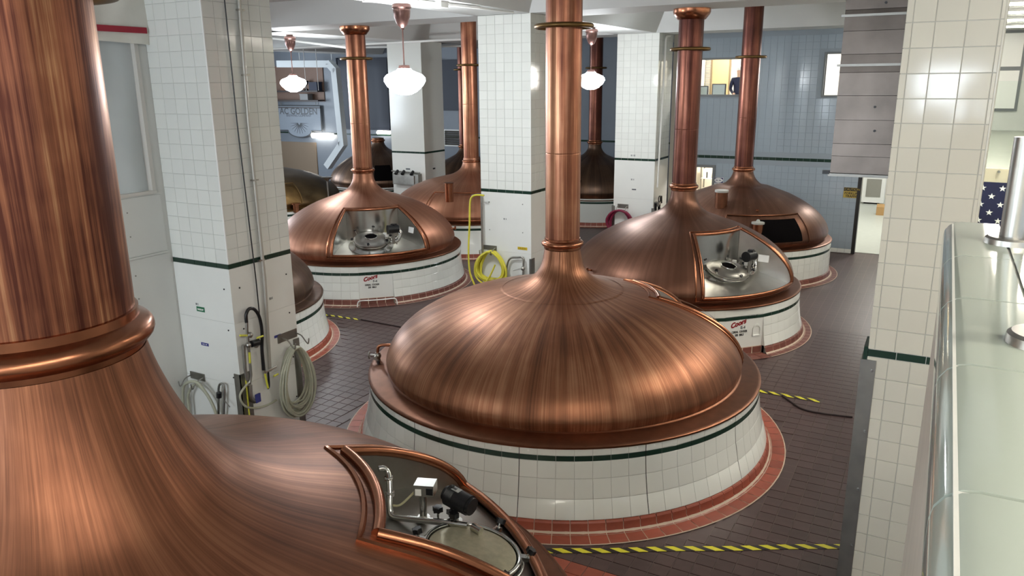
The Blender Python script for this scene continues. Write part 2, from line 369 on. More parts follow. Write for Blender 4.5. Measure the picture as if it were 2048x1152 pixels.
# ------------------------------------------------------------------ setting: walls
struct('wall_back', MB().b2((-31, BACKY - .2, 0), (-8.25, BACKY, SLAB)).b2((-8.25, BACKY - .2, 0), (6, BACKY, 2.2)).b2((-8.25, BACKY - .2, 6), (6, BACKY, SLAB)).b2((-5.5, BACKY - .2, 2.2), (-5.0, BACKY, 6)).b2((-2.2, BACKY - .2, 2.2), (-.6, BACKY, 6)).b2((-.6, BACKY - .2, 2.2), (.6, BACKY, 4.15)).b2((-.6, BACKY - .2, 5.15), (.6, BACKY, 6)).b2((.6, BACKY - .2, 2.2), (6, BACKY, 6)), M_plas)
struct('wall_farleft', MB().b2((-31.2, BACKY, 0), (-31, 29.2, 1.6)).b2((-31.2, BACKY, 6.2), (-31, 29.2, SLAB)).b2((-31.2, BACKY, 1.6), (-31, .6, 6.2)).b2((-31.2, 5.4, 1.6), (-31, 10.1, 6.2)).b2((-31.2, 14.9, 1.6), (-31, 19.6, 6.2)).b2((-31.2, 24.4, 1.6), (-31, 29.2, 6.2)), M_plas)
WX = -8.73
WS, WE, WZ0, WZ1 = 3.9, 6.44, 3.49, 5.55         # sheeted window in the left wall
wl = struct('wall_left', MB().b2((WX - .15, BACKY, 0), (WX, WS, SLAB)).b2((WX - .15, WS, 0), (WX, 7.2, WZ0)).b2((WX - .15, WS, WZ1), (WX, 7.2, SLAB)).b2((WX - .15, WE, WZ0), (WX, 7.2, WZ1)), M_plas)
MB().b2((WX, 4.0, 2.745), (WX + .012, 6.5, 3.47)).build('wall_panel', M_plas, wl)
MB().b2((WX, 4.0, .1), (WX + .008, 6.54, 2.70)).build('wall_panel', M_plas, wl)
MB().b2((WX, 4.0, 2.715), (WX + .03, 6.5, 2.735)).build('panel_ledge', M_plas, wl)
for z in (3.3, 3.0, 2.5, 2.2, 1.9, 1.5, 1.1): MB().cyl((WX + .008, 6.0, z), (WX + .018, 6.0, z), .009, n=8).build('screw', M_steeld, wl)
M_sheet = mat('clouded_plastic', S(196, 202, 202), .3, noise=.03, trans=.0, nscale=2)
win1 = struct('window_1', MB().b2((WX - .1, WE - .05, WZ0), (WX + .02, WE, WZ1)).b2((WX - .1, WS, WZ0), (WX + .02, WS + .05, WZ1)).b2((WX - .1, WS, WZ0 - .0), (WX + .03, WE, WZ0 + .04)).b2((WX - .1, WS, WZ1 - .05), (WX + .02, WE, WZ1)), mat('window_frame_paint', S(206, 202, 194), .45), 'sheeted window in the wall beside the pillar')
mb = MB(); n = 40; vs = []; fs = []
for i in range(n + 1):
    for j in range(13):
        t = i / n; z = WZ0 + .04 + (WZ1 - WZ0 - .09) * j / 12
        vs.append((WX - .05 + .018 * math.sin(9 * t * math.pi + .5 * math.sin(j * .5)) + .012 * math.sin(23 * t + j * .15), WS + .05 + (WE - WS - .1) * t, z))
for i in range(n):
    for j in range(12): fs.append((i * 13 + j, (i + 1) * 13 + j, (i + 1) * 13 + j + 1, i * 13 + j + 1))
mb.add(vs, fs).build('plastic_sheet', M_sheet, win1)
# far wall on the right (behind the end tank) with openings
FY = 23.62
OA = (-6.95, -5.2, 4.42, 5.42); OB = (-3.08, -2.3, 4.4, 5.5); OD = (-7.0, -6.03, 0, 2.27); XE = -1.87
fw = MB()
def holed(mb, x0, x1, z0, z1, holes, y0, y1):
    xs = sorted({x0, x1, *[h[0] for h in holes], *[h[1] for h in holes]}); zs = sorted({z0, z1, *[h[2] for h in holes], *[h[3] for h in holes]})
    for a, b in zip(xs, xs[1:]):
        for c, d in zip(zs, zs[1:]):
            mx, mz = (a + b) / 2, (c + d) / 2
            if not any(h[0] < mx < h[1] and h[2] < mz < h[3] for h in holes): mb.b2((a, y0, c), (b, y1, d))
    return mb
wallf = struct('wall_far', holed(fw, -7.27, XE, 0, SLAB, [OA, OB, OD], FY, FY + .25).b2((XE, FY, 3.6), (.35, FY + .25, SLAB)), mat('blue_grey_grout', S(146, 156, 164), .7))
M_bluetile = mat('grey_blue_glazed_tile', S(158, 170, 180), .1, noise=.015, spec=.6, nscale=2)
tm_ = MB(); tp = .19
nz = 0
tl = []
for i in range(28):
    xa = -7.25 + i * tp
    if xa + tp > XE + .01: break
    for j in range(32):
        za = .13 + j * tp
        if za + tp > 6.13: break
        if abs(za + tp / 2 - 2.6) < .12: continue
        if any(xa + tp > h[0] and xa < h[1] and za + tp > h[2] and za < h[3] for h in (OA, OB, OD)): continue
        tl.append((xa, za))
ftile = tile_mesh('tile', tp - .005, tp - .005, M_bluetile)
tl.sort(key=lambda t: -t[0])
for xa, za in tl[:300]: link('tile', ftile, wallf, (xa + tp / 2, FY + .002, za + tp / 2), FRONT)
for xa, za in tl[300:]: tm_.b2((xa + .0025, FY - .006, za + .0025), (xa + tp - .0025, FY + .001, za + tp - .0025))
tm_.build('wall_tile', M_bluetile, wallf, kind='stuff')
bt = tile_mesh('band_tile', .184, .085, M_green)
for i in range(28): link('band_tile', bt, wallf, (-7.16 + i * .19, FY + .002, 2.6), FRONT)
ct = tile_mesh('skirting_tile', .184, .12, M_tile)
for i in range(28):
    x = -7.16 + i * .19
    if not OD[0] - .1 < x < OD[1] + .1: link('skirting_tile', ct, wallf, (x, FY - .004, .065), FRONT)
MB().b2((XE - .08, FY - .015, 0), (XE + .012, FY, 3.6)).b2((XE, FY - .015, 0), (XE + .012, FY + .25, 3.6)).build('door_jamb_guard', mat('dark_jamb', S(58, 56, 54), .4, .6), wallf)
for h, nm in ((OA, 'window_2'), (OB, 'window_3')):
    f = .05; mb = MB().b2((h[0], FY - .03, h[2] - f), (h[1], FY + .2, h[2])).b2((h[0], FY - .03, h[3]), (h[1], FY + .2, h[3] + f)).b2((h[0] - f, FY - .03, h[2] - f), (h[0], FY + .2, h[3] + f)).b2((h[1], FY - .03, h[2] - f), (h[1] + f, FY + .2, h[3] + f))
    struct(nm, mb, mat('grey_window_frame', S(112, 116, 118), .4), 'office window high in the far tiled wall' if nm == 'window_2' else 'narrow window beside the steel duct')
h = OD; struct('door_1', MB().b2((h[0] - .08, FY - .03, 0), (h[0], FY + .25, h[3] + .08)).b2((h[1], FY - .03, 0), (h[1] + .08, FY + .25, h[3] + .08)).b2((h[0], FY - .03, h[3]), (h[1], FY + .25, h[3] + .08)), mat('grey_door_frame', S(120, 122, 122), .4, .5), 'grey framed doorway in the far tiled wall')
# rooms behind the far wall
M_off = mat('office_paint', S(226, 220, 206), .6); M_beige = mat('beige_board', S(186, 162, 118), .55)
struct('wall_office', MB().b2((-7.27, 27.6, 0), (-3.5, 27.8, SLAB)), M_off); struct('wall_office_left', MB().b2((-7.4, FY, 0), (-7.27, 29.2, SLAB)), M_off); struct('wall_store_left', MB().b2((-3.5, FY + .25, 0), (-3.35, 36, SLAB)), M_off); struct('floor_office', MB().b2((-7.27, FY + .25, 3.3), (-3.5, 27.6, 3.45)), M_off)
def room_lamp(x, y, z, p, c, r=.2):
    t = thing('ceiling_light', None, None) if False else None
    l = bpy.data.lights.new('room_lamp', 'POINT'); l.energy = p; l.color = c; l.shadow_soft_size = r
    o = bpy.data.objects.new('room_lamp', l); COL.objects.link(o); o.location = (x, y, z)
room_lamp(-5.6, 25.6, 6.1, 130, (1, .98, .95)); room_lamp(-5.6, 25.4, 3.0, 110, (1, .95, .88)); room_lamp(-.8, 27.5, 5.0, 260, (1, .97, .9), .4)
# deep back wall behind the farther tanks
BY = 29.2
wb = struct('wall_deep', MB().b2((-31, BY, 0), (-7.27, BY + .2, SLAB)), mat('grey_plaster', S(126, 134, 144), .4, noise=.04, nscale=1))
MB().b2((-31, BY - .012, 2.5), (-7.4, BY, 2.57)).build('band', M_green, wb)

# ------------------------------------------------------------------ tanks
EP = [(2.14, .945), (2.18, 1.03), (2.2, 1.13), (2.13, 1.32), (1.98, 1.51), (1.76, 1.7), (1.5, 1.86), (1.22, 2.0), (.95, 2.1), (.70, 2.19), (.50, 2.27), (.36, 2.38), (.275, 2.52), (.24, 2.7)]
CP = [(2.44, 1.0), (2.465, 1.08), (2.46, 1.17), (2.36, 1.36), (2.15, 1.56), (1.82, 1.75), (1.43, 1.9), (1.02, 2.0), (.68, 2.08), (.49, 2.16), (.36, 2.26), (.285, 2.4), (.245, 2.6)]
NP = [(2.98, 1.13), (3.0, 1.22), (2.98, 1.33), (2.87, 1.53), (2.62, 1.75), (2.22, 1.97), (1.75, 2.13), (1.3, 2.28), (1.0, 2.45), (.82, 2.67), (.70, 2.9), (.61, 3.14), (.56, 3.34)]
def fine(prof, k=4): return [(p.x, p.y) for p in smooth([(r, z, 0) for r, z in prof], k)]
def r_at(prof, z):
    for (r0, z0), (r1, z1) in zip(prof, prof[1:]):
        if z0 <= z <= z1: return r0 + (r1 - r0) * (z - z0) / (z1 - z0)
    return prof[-1][0]
def cut_at(prof, zc):
    out = []
    for (r0, z0), (r1, z1) in zip(prof, prof[1:]):
        out.append((r0, z0))
        for z in zc:
            if z0 + 1e-4 < z < z1 - 1e-4: out.append((r0 + (r1 - r0) * (z - z0) / (z1 - z0), z))
    return out + [prof[-1]]
def dome_mesh(prof, win):
    """shell of revolution with an opening a0..a1 (degrees), z0..z1"""
    mb = MB()
    if not win: return mb.lathe(prof, 96)
    a0, a1, z0, z1 = win; P = cut_at(prof, (z0, z1)); m = len(P)
    nw = max(4, round((a1 - a0) / 4)); no = round((360 - a1 + a0) / 4)
    A = [a0 + (a1 - a0) * i / nw for i in range(nw)] + [a1 + (360 - a1 + a0) * i / no for i in range(no)]; k = len(A)
    vs = [(r * math.cos(R(a)), r * math.sin(R(a)), z) for a in A for r, z in P]; fs = []
    for i in range(k):
        j = (i + 1) % k
        for q in range(m - 1):
            if i < nw and P[q][1] >= z0 - 1e-5 and P[q + 1][1] <= z1 + 1e-5: continue
            fs.append((i * m + q, j * m + q, j * m + q + 1, i * m + q + 1))
    return mb.add(vs, fs)
def pol(a, r, z): return Vector((r * math.cos(R(a)), r * math.sin(R(a)), z))
def loop_pts(prof, win, off=.01):
    a0, a1, z0, z1 = win; P = [p for p in cut_at(prof, (z0, z1)) if z0 - 1e-5 <= p[1] <= z1 + 1e-5]; out = []
    n = 14
    bot = [pol(a0 + (a1 - a0) * i / n, P[0][0] + off, z0) for i in range(n + 1)]
    rgt = [pol(a1, r + off, z + off) for r, z in P]; top = [pol(a1 + (a0 - a1) * i / n, P[-1][0] + off, z1 + off) for i in range(n + 1)]
    lft = [pol(a0, r + off, z + off) for r, z in P[::-1]]
    return bot, rgt, top, lft
def ring_pieces(parent, name, prof, n, m, a_cam, gap, t, keep=95, skip=None, seg=3, phase=0):
    """n pieces around the axis, each following the small profile; those facing the viewer are parts, the rest one piece of stuff"""
    da = 2 * math.pi / n; mb = MB()
    def piece(g):
        q = MB(); inner = [(r - t, z) for r, z in prof]; k = len(prof)
        rm = prof[0][0]; gg = gap / rm / 2
        zz = [p[1] for p in prof]
        vs = []
        for i in range(seg + 1):
            a = -da / 2 + gg + (da - 2 * gg) * i / seg
            vs += [(r * math.cos(a), r * math.sin(a), z) for r, z in prof]
        fs = [(i * k + j, (i + 1) * k + j, (i + 1) * k + j + 1, i * k + j + 1) for i in range(seg) for j in range(k - 1)]
        q.add(vs, fs)
        for i0, fl in ((0, 0), (seg, 1)):
            a = -da / 2 + gg + (da - 2 * gg) * i0 / seg
            o = [(r * math.cos(a), r * math.sin(a), z) for r, z in prof]; b = [(r * math.cos(a), r * math.sin(a), z) for r, z in inner]
            f = [(j, j + 1, k + j + 1, k + j) for j in range(k - 1)]
            q.add(o + b, f if not fl else [x[::-1] for x in f])
        return q
    P = piece(0); me = P.mesh(name, m, 30); back = MB()
    for i in range(n):
        a = phase + (i + .5) * da; dg = (math.degrees(a) - a_cam + 180) % 360 - 180
        if skip and (skip[0] < (math.degrees(a) + 180) % 360 - 180 < skip[1]): continue
        if abs(dg) < keep: link(name, me, parent, (0, 0, 0), (0, 0, a))
        else:
            c, s = math.cos(a), math.sin(a); back.add([(x * c - y * s, x * s + y * c, z) for x, y, z in P.v], P.f)
    if back.v: back.build(name, m, parent, kind='stuff')
def shift(prof, d): return [(r + d, z) for r, z in prof]
def plinth(T, rim, acam, n, door=None, detail=True, straight=False, keep=95, red=M_red, ringw=.12, panels=12, low=False):
    """flared white tile skirt with the dark band, cove tiles and a flat ring of quarry tiles"""
    d = rim - 2.74
    pr = [(2.74, .955), (2.742, .85), (2.744, .785), (2.765, .585), (2.81, .36), (2.875, .14)]
    if low: pr = [(2.74, .89), (2.741, .735), (2.742, .672), (2.753, .51), (2.778, .325), (2.815, .14)]
    if straight: pr = [(2.74, z) for r, z in pr]
    pr = shift(pr, d); g = .007
    a0, a1 = (door if door else (None, None))
    base = MB()
    bk = [(r - g, z) for r, z in pr] + [(pr[-1][0] - g, .0)]
    if door: base.lathe(bk, 80, R(a1), R(a0) + 2 * math.pi)
    else: base.lathe(bk, 96)
    pl = base.build('plinth', M_grout, T)
    sk = (a0, a1) if door else None
    ph = R(a1) if door else R(-74.7)
    if door:   # the tiles start beside the door bay
        span = 360 - (a1 - a0); n = round(n * span / 360); n = n
        def pieces(name, prof, cnt, m, gap, t, **k):
            # distribute over the open angle by giving each its own rotation
            da = R(span) / cnt; tmp = MB(); back = MB()
            P = MB(); kk = len(prof); gg = gap / prof[0][0] / 2; seg = 3
            vs = [(r * math.cos(-da / 2 + gg + (da - 2 * gg) * i / seg), r * math.sin(-da / 2 + gg + (da - 2 * gg) * i / seg), z) for i in range(seg + 1) for r, z in prof]
            P.add(vs, [(i * kk + j, (i + 1) * kk + j, (i + 1) * kk + j + 1, i * kk + j + 1) for i in range(seg) for j in range(kk - 1)])
            me = P.mesh(name, m, 30)
            for i in range(cnt):
                a = R(a1) + (i + .5) * da; dg = (math.degrees(a) - acam + 180) % 360 - 180
                if abs(dg) < keep: link(name, me, pl, (0, 0, 0), (0, 0, a))
                else:
                    c, s = math.cos(a), math.sin(a); back.add([(x * c - y * s, x * s + y * c, z) for x, y, z in P.v], P.f)
            if back.v: back.build(name, m, pl, kind='stuff')
    else:
        def pieces(name, prof, cnt, m, gap, t): ring_pieces(pl, name, prof, cnt, m, acam, gap, t, keep, phase=ph)
    if detail:
        for (r0, z0), (r1, z1) in zip(pr, pr[1:]):
            green = abs(z0 - pr[1][1]) < 1e-4
            b = .0025
            pieces('band_tile' if green else 'tile', [(r0 - b, z0 - .002), (r0, z0 - .002 - b), (r1, z1 + .002 + b), (r1 - b, z1 + .002)], n, M_green if green else M_tile, .005 if green else .004, g)
    else:
        o = MB(); arc = (R(a1), R(a0) + 2 * math.pi) if door else (0, 2 * math.pi)
        MB().lathe([pr[0], pr[1]], 96, *arc).lathe(pr[2:], 96, *arc).build('skirt', M_tile, pl)
        MB().lathe([pr[1], pr[2]], 96, *arc).build('band', M_green, pl)
    rf = pr[-1][0]
    cn = round(2 * math.pi * (rf + .05) / .2)
    if door: cn = round(cn * (360 - a1 + a0) / 360)
    pieces('cove_tile', [(rf - .01, .138), (rf + .012, .132), (rf + .026, .115), (rf + .032, .06), (rf + .05, .02), (rf + .075, .004)], cn, red, .009, .03)
    pieces('ring_tile', [(rf + .085, .006), (rf + .085 + ringw, .004)], cn, red, .01, .01)
    MB().lathe([(rf - .02, .13), (rf + .024, .1), (rf + .028, .05), (rf + .075, .0), (rf + .1 + ringw, .0005)], 96, *((R(a1), R(a0) + 2 * math.pi) if door else (0, 2 * math.pi))).build('grout_bed', M_groutlite, pl)
    if panels:        # wide movement joints between the skirt panels
        for i in range(panels):
            a = math.degrees(ph) + i * (360 - ((a1 - a0) if door else 0)) / panels
            dg = (a - acam + 180) % 360 - 180
            if abs(dg) > keep or (door and i == 0): continue
            mb = MB()
            for (r0, z0), (r1, z1) in zip(pr, pr[1:]):
                w = .004
                q0, q1 = pol(a, r0 + .0015, z0), pol(a, r1 + .0015, z1); t = pol(a + 90, 1, 0) * w
                mb.add([q0 - t, q0 + t, q1 + t, q1 - t], [(0, 1, 2, 3)])
            mb.build('joint', M_black, pl)
            for s in (-2.4, 2.4): 
                c = pol(a + s * .9, pr[0][0], (pr[0][1] + pr[1][1]) / 2); MB().cyl(c, c + pol(a, .006, 0), .012, n=8).build('bolt_cap', M_white, pl)
    return pl, pr
def rim_part(T, rdome, zd, rim, m): 
    return MB().lathe([(rdome - .02, zd + .02), (rdome + .012, zd + .006), (rdome + .02, zd - .002), (rdome + .03, zd - .004), (rim - .03, zd - .03), (rim + .004, zd - .036), (rim + .014, zd - .045), (rim + .012, zd - .068), (rim - .02, zd - .07)], 96).build('rim', m, T)
def stack(T, r, zc, top, m, flange=None, ring=5.42, collar=.05, seams=(3.9,), tm=M_trim):
    pr = [(r, zc)]
    for s in sorted(seams): pr += [(r, s - .03), (r, s - .012), (r, s - .002), (r - .0012, s), (r, s + .002), (r, s + .012), (r, s + .03)]
    MB().lathe(pr + [(r, top)], 40).build('stack', m, T)
    c = collar
    MB().lathe([(r, zc - c * 1.5), (r + c * .35, zc - c * 1.45), (r + c * .4, zc - c * .75)] + [(r + c * .35 + c * .75 * math.cos(t), zc + c * .75 * math.sin(t)) for t in [R(x) for x in range(-70, 90, 20)]] + [(r + c * .2, zc + c * .9), (r + c * .2, zc + c * 1.5), (r, zc + c * 1.55)], 48).build('collar', tm, T)
    if ring:
        q = MB().torus((0, 0, ring), r + .118, .032, 56, 10).build('sprinkler_ring', M_brass, T)
        for a in (20, 110, 200, 290): MB().cyl(pol(a, r, ring - .02), pol(a, r + .11, ring - .02), .012, n=8).build('ring_bracket', M_brass, T)
    if flange: MB().lathe([(r, flange - .2), (r + .03, flange - .19), (r + .1, flange - .1), (r + .115, flange - .06), (r + .115, flange), (r, flange)], 40).build('ceiling_flange', tm, T)
def frame_parts(T, prof, win, m, r=.033, off=.008):
    bot, rgt, top, lft = loop_pts(prof, win, off)
    for nm, pts in (('frame_sill', bot), ('frame_post', rgt), ('frame_head', top), ('frame_post', lft)): MB().tube(pts, r, 10).build(nm, m, T)
    a0, a1, z0, z1 = win
    b2, r2, t2, l2 = loop_pts(prof, (a0 - 3.2, a1 + 3.2, max(z0 - .06, prof[0][1] + .01), z1 + .03), .004)
    MB().tube(b2[:-1] + r2[:-1] + t2[:-1] + l2[:-1], .016 if r < .04 else .022, 6, closed=True).build('frame_bead', m, T)
def recess(T, prof, win, zf_in, liner=M_steel, floorm=M_steelf, drop=.03):
    a0, a1, z0, z1 = win; rb = r_at(prof, z1) - .015; ro = r_at(prof, z0) - .015
    P = [p for p in cut_at(prof, (z0, z1)) if z0 - 1e-5 <= p[1] <= z1 + 1e-5]
    MB().lathe([(rb, zf_in), (rb, z1)], 20, R(a0), R(a1)).build('recess_back', liner, T)
    MB().lathe([(ro, z0 - drop), (rb + (ro - rb) * .5, z0 + (zf_in - z0) * .62), (rb, zf_in)], 20, R(a0), R(a1)).build('recess_floor', floorm, T)
    for a in (a0, a1):
        poly = [pol(a, ro, z0 - drop), pol(a, rb, zf_in - .02)] + [pol(a, r - .01, z) for r, z in P[::-1]]
        MB().add(poly, [tuple(range(len(poly)))]).build('recess_side', floorm, T)
def knob(T, p, d, r=.03, L=.12, m=M_black):
    d = Vector(d).normalized(); k = MB().cyl(p, p + d * L, .008, n=8).build('swing_bolt', M_steel, T)
    b = MB()
    t = d.orthogonal().normalized(); u = d.cross(t); q = p + d * L
    pts = [q + (t * math.cos(2 * math.pi * i / 12) + u * math.sin(2 * math.pi * i / 12)) * r * (1.15 if i % 2 else .8) for i in range(12)]
    b.prism(pts, d * r * 1.1); b.build('knob', M_black, k)
def manhole(T, c, nrm, r=.24, glass=.09):
    nrm = Vector(nrm).normalized(); q = nrm.to_track_quat('Z', 'Y').to_matrix(); mt = Matrix.Translation(c) @ q.to_4x4()
    rg = MB().lathe([(r * 1.02, -.06), (r * 1.02, .0), (r * 1.22, .0), (r * 1.22, .022), (r * 1.02, .03), (r * .96, .05), (r * .6, .085), (glass * 1.2, .09)], 40).xf(mt).build('manhole_lid', M_steelb, T)
    MB().torus((0, 0, .095), glass * 1.25, .014, 28, 8).xf(mt).build('sight_glass_ring', M_steel, rg)
    MB().lathe([(glass * 1.2, .092), (.0, .097)], 24).xf(mt).build('sight_glass', M_dark, rg)
    MB().torus((0, 0, -.03), r * 1.12, .018, 36, 8).xf(mt).build('manhole_neck', M_steelb, T)
    MB().lathe([(r * 1.08, -.02), (r * 1.1, -.07), (r * 1.3, -.085), (r * 1.34, -.1), (r * 1.55, -.13)], 40).xf(mt).build('manhole_collar', M_steel, T)
    for i in range(6):
        a = R(60 * i + 18); p = mt @ Vector((r * 1.18 * math.cos(a), r * 1.18 * math.sin(a), .0)); d = (q @ Vector((math.cos(a) * .55, math.sin(a) * .55, 1)))
        knob(T, p, d)
    return mt
def loc_(T, px, py, z): 
    p = PX(px, py, z=z); return p - T.location
def acam(c): return math.degrees(math.atan2(-c[1], -c[0]))

# --- the middle kettle
def kettle(key, label, prof, rim, rp, zc, top, dm, sm, win=None, flange=None, ring=5.42, n=84, door=None, detail=True, straight=False, group='copper brew kettles', collar=.05, rimm=M_trimdark, keep=95, ringw=.12, low=False, red=M_red, framem=M_trim, seams=(3.9,), panels=12, recess_z=None, tm=M_trim):
    c = TANKS[key]; T = thing('brew_kettle', label, 'brew kettle', (c[0], c[1], 0), group=group)
    P = fine(prof)
    dome_mesh(P, win).build('dome', dm, T, ang=60)
    if win:
        frame_parts(T, P, win, framem); recess(T, P, win, recess_z or win[2] + .28)
    rim_part(T, prof[0][0], prof[0][1], rim, rimm)
    stack(T, rp, zc, top, sm, flange, ring, collar, seams, tm)
    pl, pr = plinth(T, rim, acam(c), n, door, detail, straight, keep, red, ringw, panels, low)
    return T, pl, pr
TC, plC, prC = kettle('C', 'large streaked copper kettle with the drain valve, in front of the cooker lettered E-4', CP, 2.71, .235, 2.68, SLAB, M_domestreak, M_stack, win=(20, 62, 1.12, 1.93), n=84, ring=5.5, ringw=.16)
P = fine(CP)
MB().lathe([(r_at(P, 1.52) + .001, 1.52), (r_at(P, 1.545) + .003, 1.545), (r_at(P, 1.57) + .001, 1.57)], 96).build('lap_seam', M_domestreak, TC)
MB().lathe([(.86, r_at([(z, r) for r, z in P[::-1]], .86) + .003), (.83, r_at([(z, r) for r, z in P[::-1]], .83) + .006)], 72).build('neck_seam', M_domestreak, TC)
# drain valve on its left shoulder
v0 = loc_(TC, 782, 716, 1.2); v1 = loc_(TC, 762, 718, 1.22)
vp = [pol(172, 2.3, 1.2), pol(172, 2.52, 1.22), pol(172, 2.6, 1.2), pol(172, 2.62, 1.1), pol(172, 2.62, 1.0)]
vp = [Vector((p.x, p.y, p.z)) for p in vp]
VA = -152
vv = MB().tube(smooth([pol(VA, 2.36, 1.2), pol(VA, 2.56, 1.21), pol(VA, 2.62, 1.17), pol(VA, 2.63, 1.08)], 5), .022, 10).build('drain_pipe', M_trim, TC)
MB().cyl(pol(VA, 2.63, 1.1), pol(VA, 2.63, .98), .036, n=12).ball(pol(VA, 2.63, 1.05), .05).cyl(pol(VA - 2.5, 2.65, 1.05), pol(VA + 2.5, 2.65, 1.05), .026, n=10).cyl(pol(VA, 2.63, 1.05), pol(VA, 2.74, 1.06), .02, n=10).build('drain_valve', M_steelb, vv)
MB().torus(pol(VA, 2.75, 1.06), .045, .011, 16, 6, Matrix.Rotation(R(VA), 3, 'Z') @ Matrix.Rotation(R(90), 3, 'Y')).build('hand_wheel', M_steelb, vv)
MB().cyl(pol(VA + 3, 2.6, .97), pol(VA + 3, 2.6, 1.02), .02, n=8).build('plug', M_black, vv)

# --- cereal cookers E-4 and F-4
def cooker(key, label, code, win, door, dm, sm, lid_px, motor_px, plate_px, niche=False):
    T, pl, pr = kettle(key, label, EP, 2.35, .235, 2.78, TOPZ, dm, sm, win=win, flange=TOPZ, n=74, low=True, ringw=.1, door=door, group='copper cereal cookers', ring=5.4, panels=0, recess_z=1.26, red=M_redd)
    a0, a1 = door; am = (a0 + a1) / 2; rr = 2.345; hw = rr * math.tan(R((a1 - a0) / 2)) ; rot = (R(90), 0, R(am + 90))
    D = link('door_bay', None, T, pol(am, rr * math.cos(R((a1 - a0) / 2)) + .002, 0), rot)     # local X across, Y up, Z outwards
    # flat white bay that stays upright while the skirt flares past it
    MB().box((0, .405, -.02), (2 * hw * .99, .53, .04)).build('bay_panel', M_panel, T, D.location, rot)
    MB().box((0, .815, -.012), (2 * hw, .15, .03)).build('bay_top', M_tile, T, D.location, rot)
    bt = tile_mesh('band_tile', 2 * hw / 5 - .005, .061, M_green)
    for i in range(5): link('band_tile', bt, T, D.location + Matrix.Rotation(R(am + 90), 3, 'Z') @ Vector((hw * 2 * (i - 2) / 5, 0, .703)), rot)
    for s, a in ((-1, a0), (1, a1)):
        q = [pol(a, pr[2][0] - .01, pr[2][1]), pol(a, pr[3][0], pr[3][1]), pol(a, pr[4][0], pr[4][1]), pol(a, pr[5][0], pr[5][1]), pol(a, pr[5][0] - .2, pr[5][1]), pol(a, pr[2][0] - .2, pr[2][1])]
        MB().add(q, [tuple(range(6))]).build('bay_cheek', M_panel, T)
    cm = tile_mesh('cove_tile', 2 * hw / 4 - .01, .13, M_redd, .03, .01)
    for i in range(4): link('cove_tile', cm, T, D.location + Matrix.Rotation(R(am + 90), 3, 'Z') @ Vector((hw * 2 * (i - 1.5) / 4, .02, .07)), rot)
    rm = tile_mesh('ring_tile', 2 * hw / 4 - .012, .14, M_redd, .008, .002)
    for i in range(4):
        for k in range(2): link('ring_tile', rm, T, D.location + Matrix.Rotation(R(am + 90), 3, 'Z') @ Vector((hw * 2 * (i - 1.5) / 4, -.09 - .15 * k, .004)), (0, 0, R(am + 90)))
    MB().box((0, .07, -.012), (2 * hw, .14, .03)).build('bay_foot', M_groutlite, T, D.location, rot); MB().box((0, -.12, .0005), (2 * hw, .32, .001)).build('bay_bed', M_groutlite, T, D.location.copy(), (0, 0, R(am + 90)))
    W = D.location.copy(); RZ = Matrix.Rotation(R(am + 90), 3, 'Z')
    bpy.data.objects.remove(D)
    def put(s, size, dx, z, m, tilt=0, **k): text(s, size, m, T, W + RZ @ Vector((dx, -.003, z)), (Euler(rot).to_matrix() @ Matrix.Rotation(R(tilt), 3, 'Z')).to_euler(), **k)
    put('Coors', .125, -.13, .6, M_inkr, tilt=14, shear=.4, bold=.006); put(code, .075, -.02, .52, M_inkg, bold=.002)
    put('CEREAL  COOKER', .055, -.09, .445, M_ink, bold=.0015, sx=.72); put('200  BBLS', .055, -.09, .385, M_ink, bold=.0015, sx=.8)
    if niche:
        pts = [Vector((.085 * math.cos(R(a)), .05 + .085 * math.sin(R(a)))) for a in range(0, 181, 20)] + [Vector((-.085, -.09)), Vector((.085, -.09))]
        o = MB(); nn = len(pts)
        for t, sc in ((0, 1), (.012, 1), (.012, .8), (-.025, .62)): pass
        lay = [(1, .0), (1, .014), (.78, .014), (.62, -.012)]
        vs = [Vector((p.x * sc, (p.y + .0) * sc, t)) for sc, t in lay for p in pts]
        fs = [(l * nn + i, l * nn + (i + 1) % nn, (l + 1) * nn + (i + 1) % nn, (l + 1) * nn + i) for l in range(3) for i in range(nn)] + [tuple(3 * nn + i for i in range(nn))]
        o.add(vs, fs).build('arched_niche', M_panel, T, W + RZ @ Vector((.27, -.002, .42)), rot)
    # fittings in the open hatch
    c = loc_(T, *lid_px, 1.34); mt = manhole(T, c, (Vector((c.x, c.y, 0)).normalized() * .28 + Vector((0, 0, 1))), .33, .115)
    m = loc_(T, *motor_px, 1.62); out = Vector((m.x, m.y, 0)).normalized(); tn = Vector((-out.y, out.x, 0))
    mo = MB().cyl(m - tn * .13, m + tn * .1, .1, n=20).cyl(m + tn * .1, m + tn * .13, .085, n=20).build('agitator_motor', M_black, T)
    MB().box(m + Vector((0, 0, .09)) + tn * .02, (.1, .1, .06)).build('terminal_box', M_black, mo)
    MB().cyl(m - Vector((0, 0, .34)), m - Vector((0, 0, .06)), .035, n=12).build('drive_shaft', M_steelb, mo)
    p = loc_(T, *plate_px, 1.62); am2 = math.degrees(math.atan2(p.y, p.x))
    MB().box((0, 0, 0), (.2, .13, .008)).build('notice_plate', M_white, T, p, (R(80), 0, R(win[1] - 8)))
    for k, (dx, dy, hh) in enumerate(((.33, .18, .22), (.45, .05, .16), (.38, -.12, .2), (.55, .2, .1))):
        b = c + tn * dx * (1 if motor_px[0] > lid_px[0] else -1) + out * dy
        vb = MB().cyl(b - Vector((0, 0, .12)), b + Vector((0, 0, hh * .4)), .016, n=8).cyl(b + Vector((0, 0, hh * .2)) - tn * .06, b + Vector((0, 0, hh * .2)) + tn * .06, .03, n=10).build('valve', M_steel, T)
        MB().box(b + Vector((0, 0, hh * .45)), (.07, .05, .05)).build('valve_actuator', M_black if k % 2 else M_white, vb)
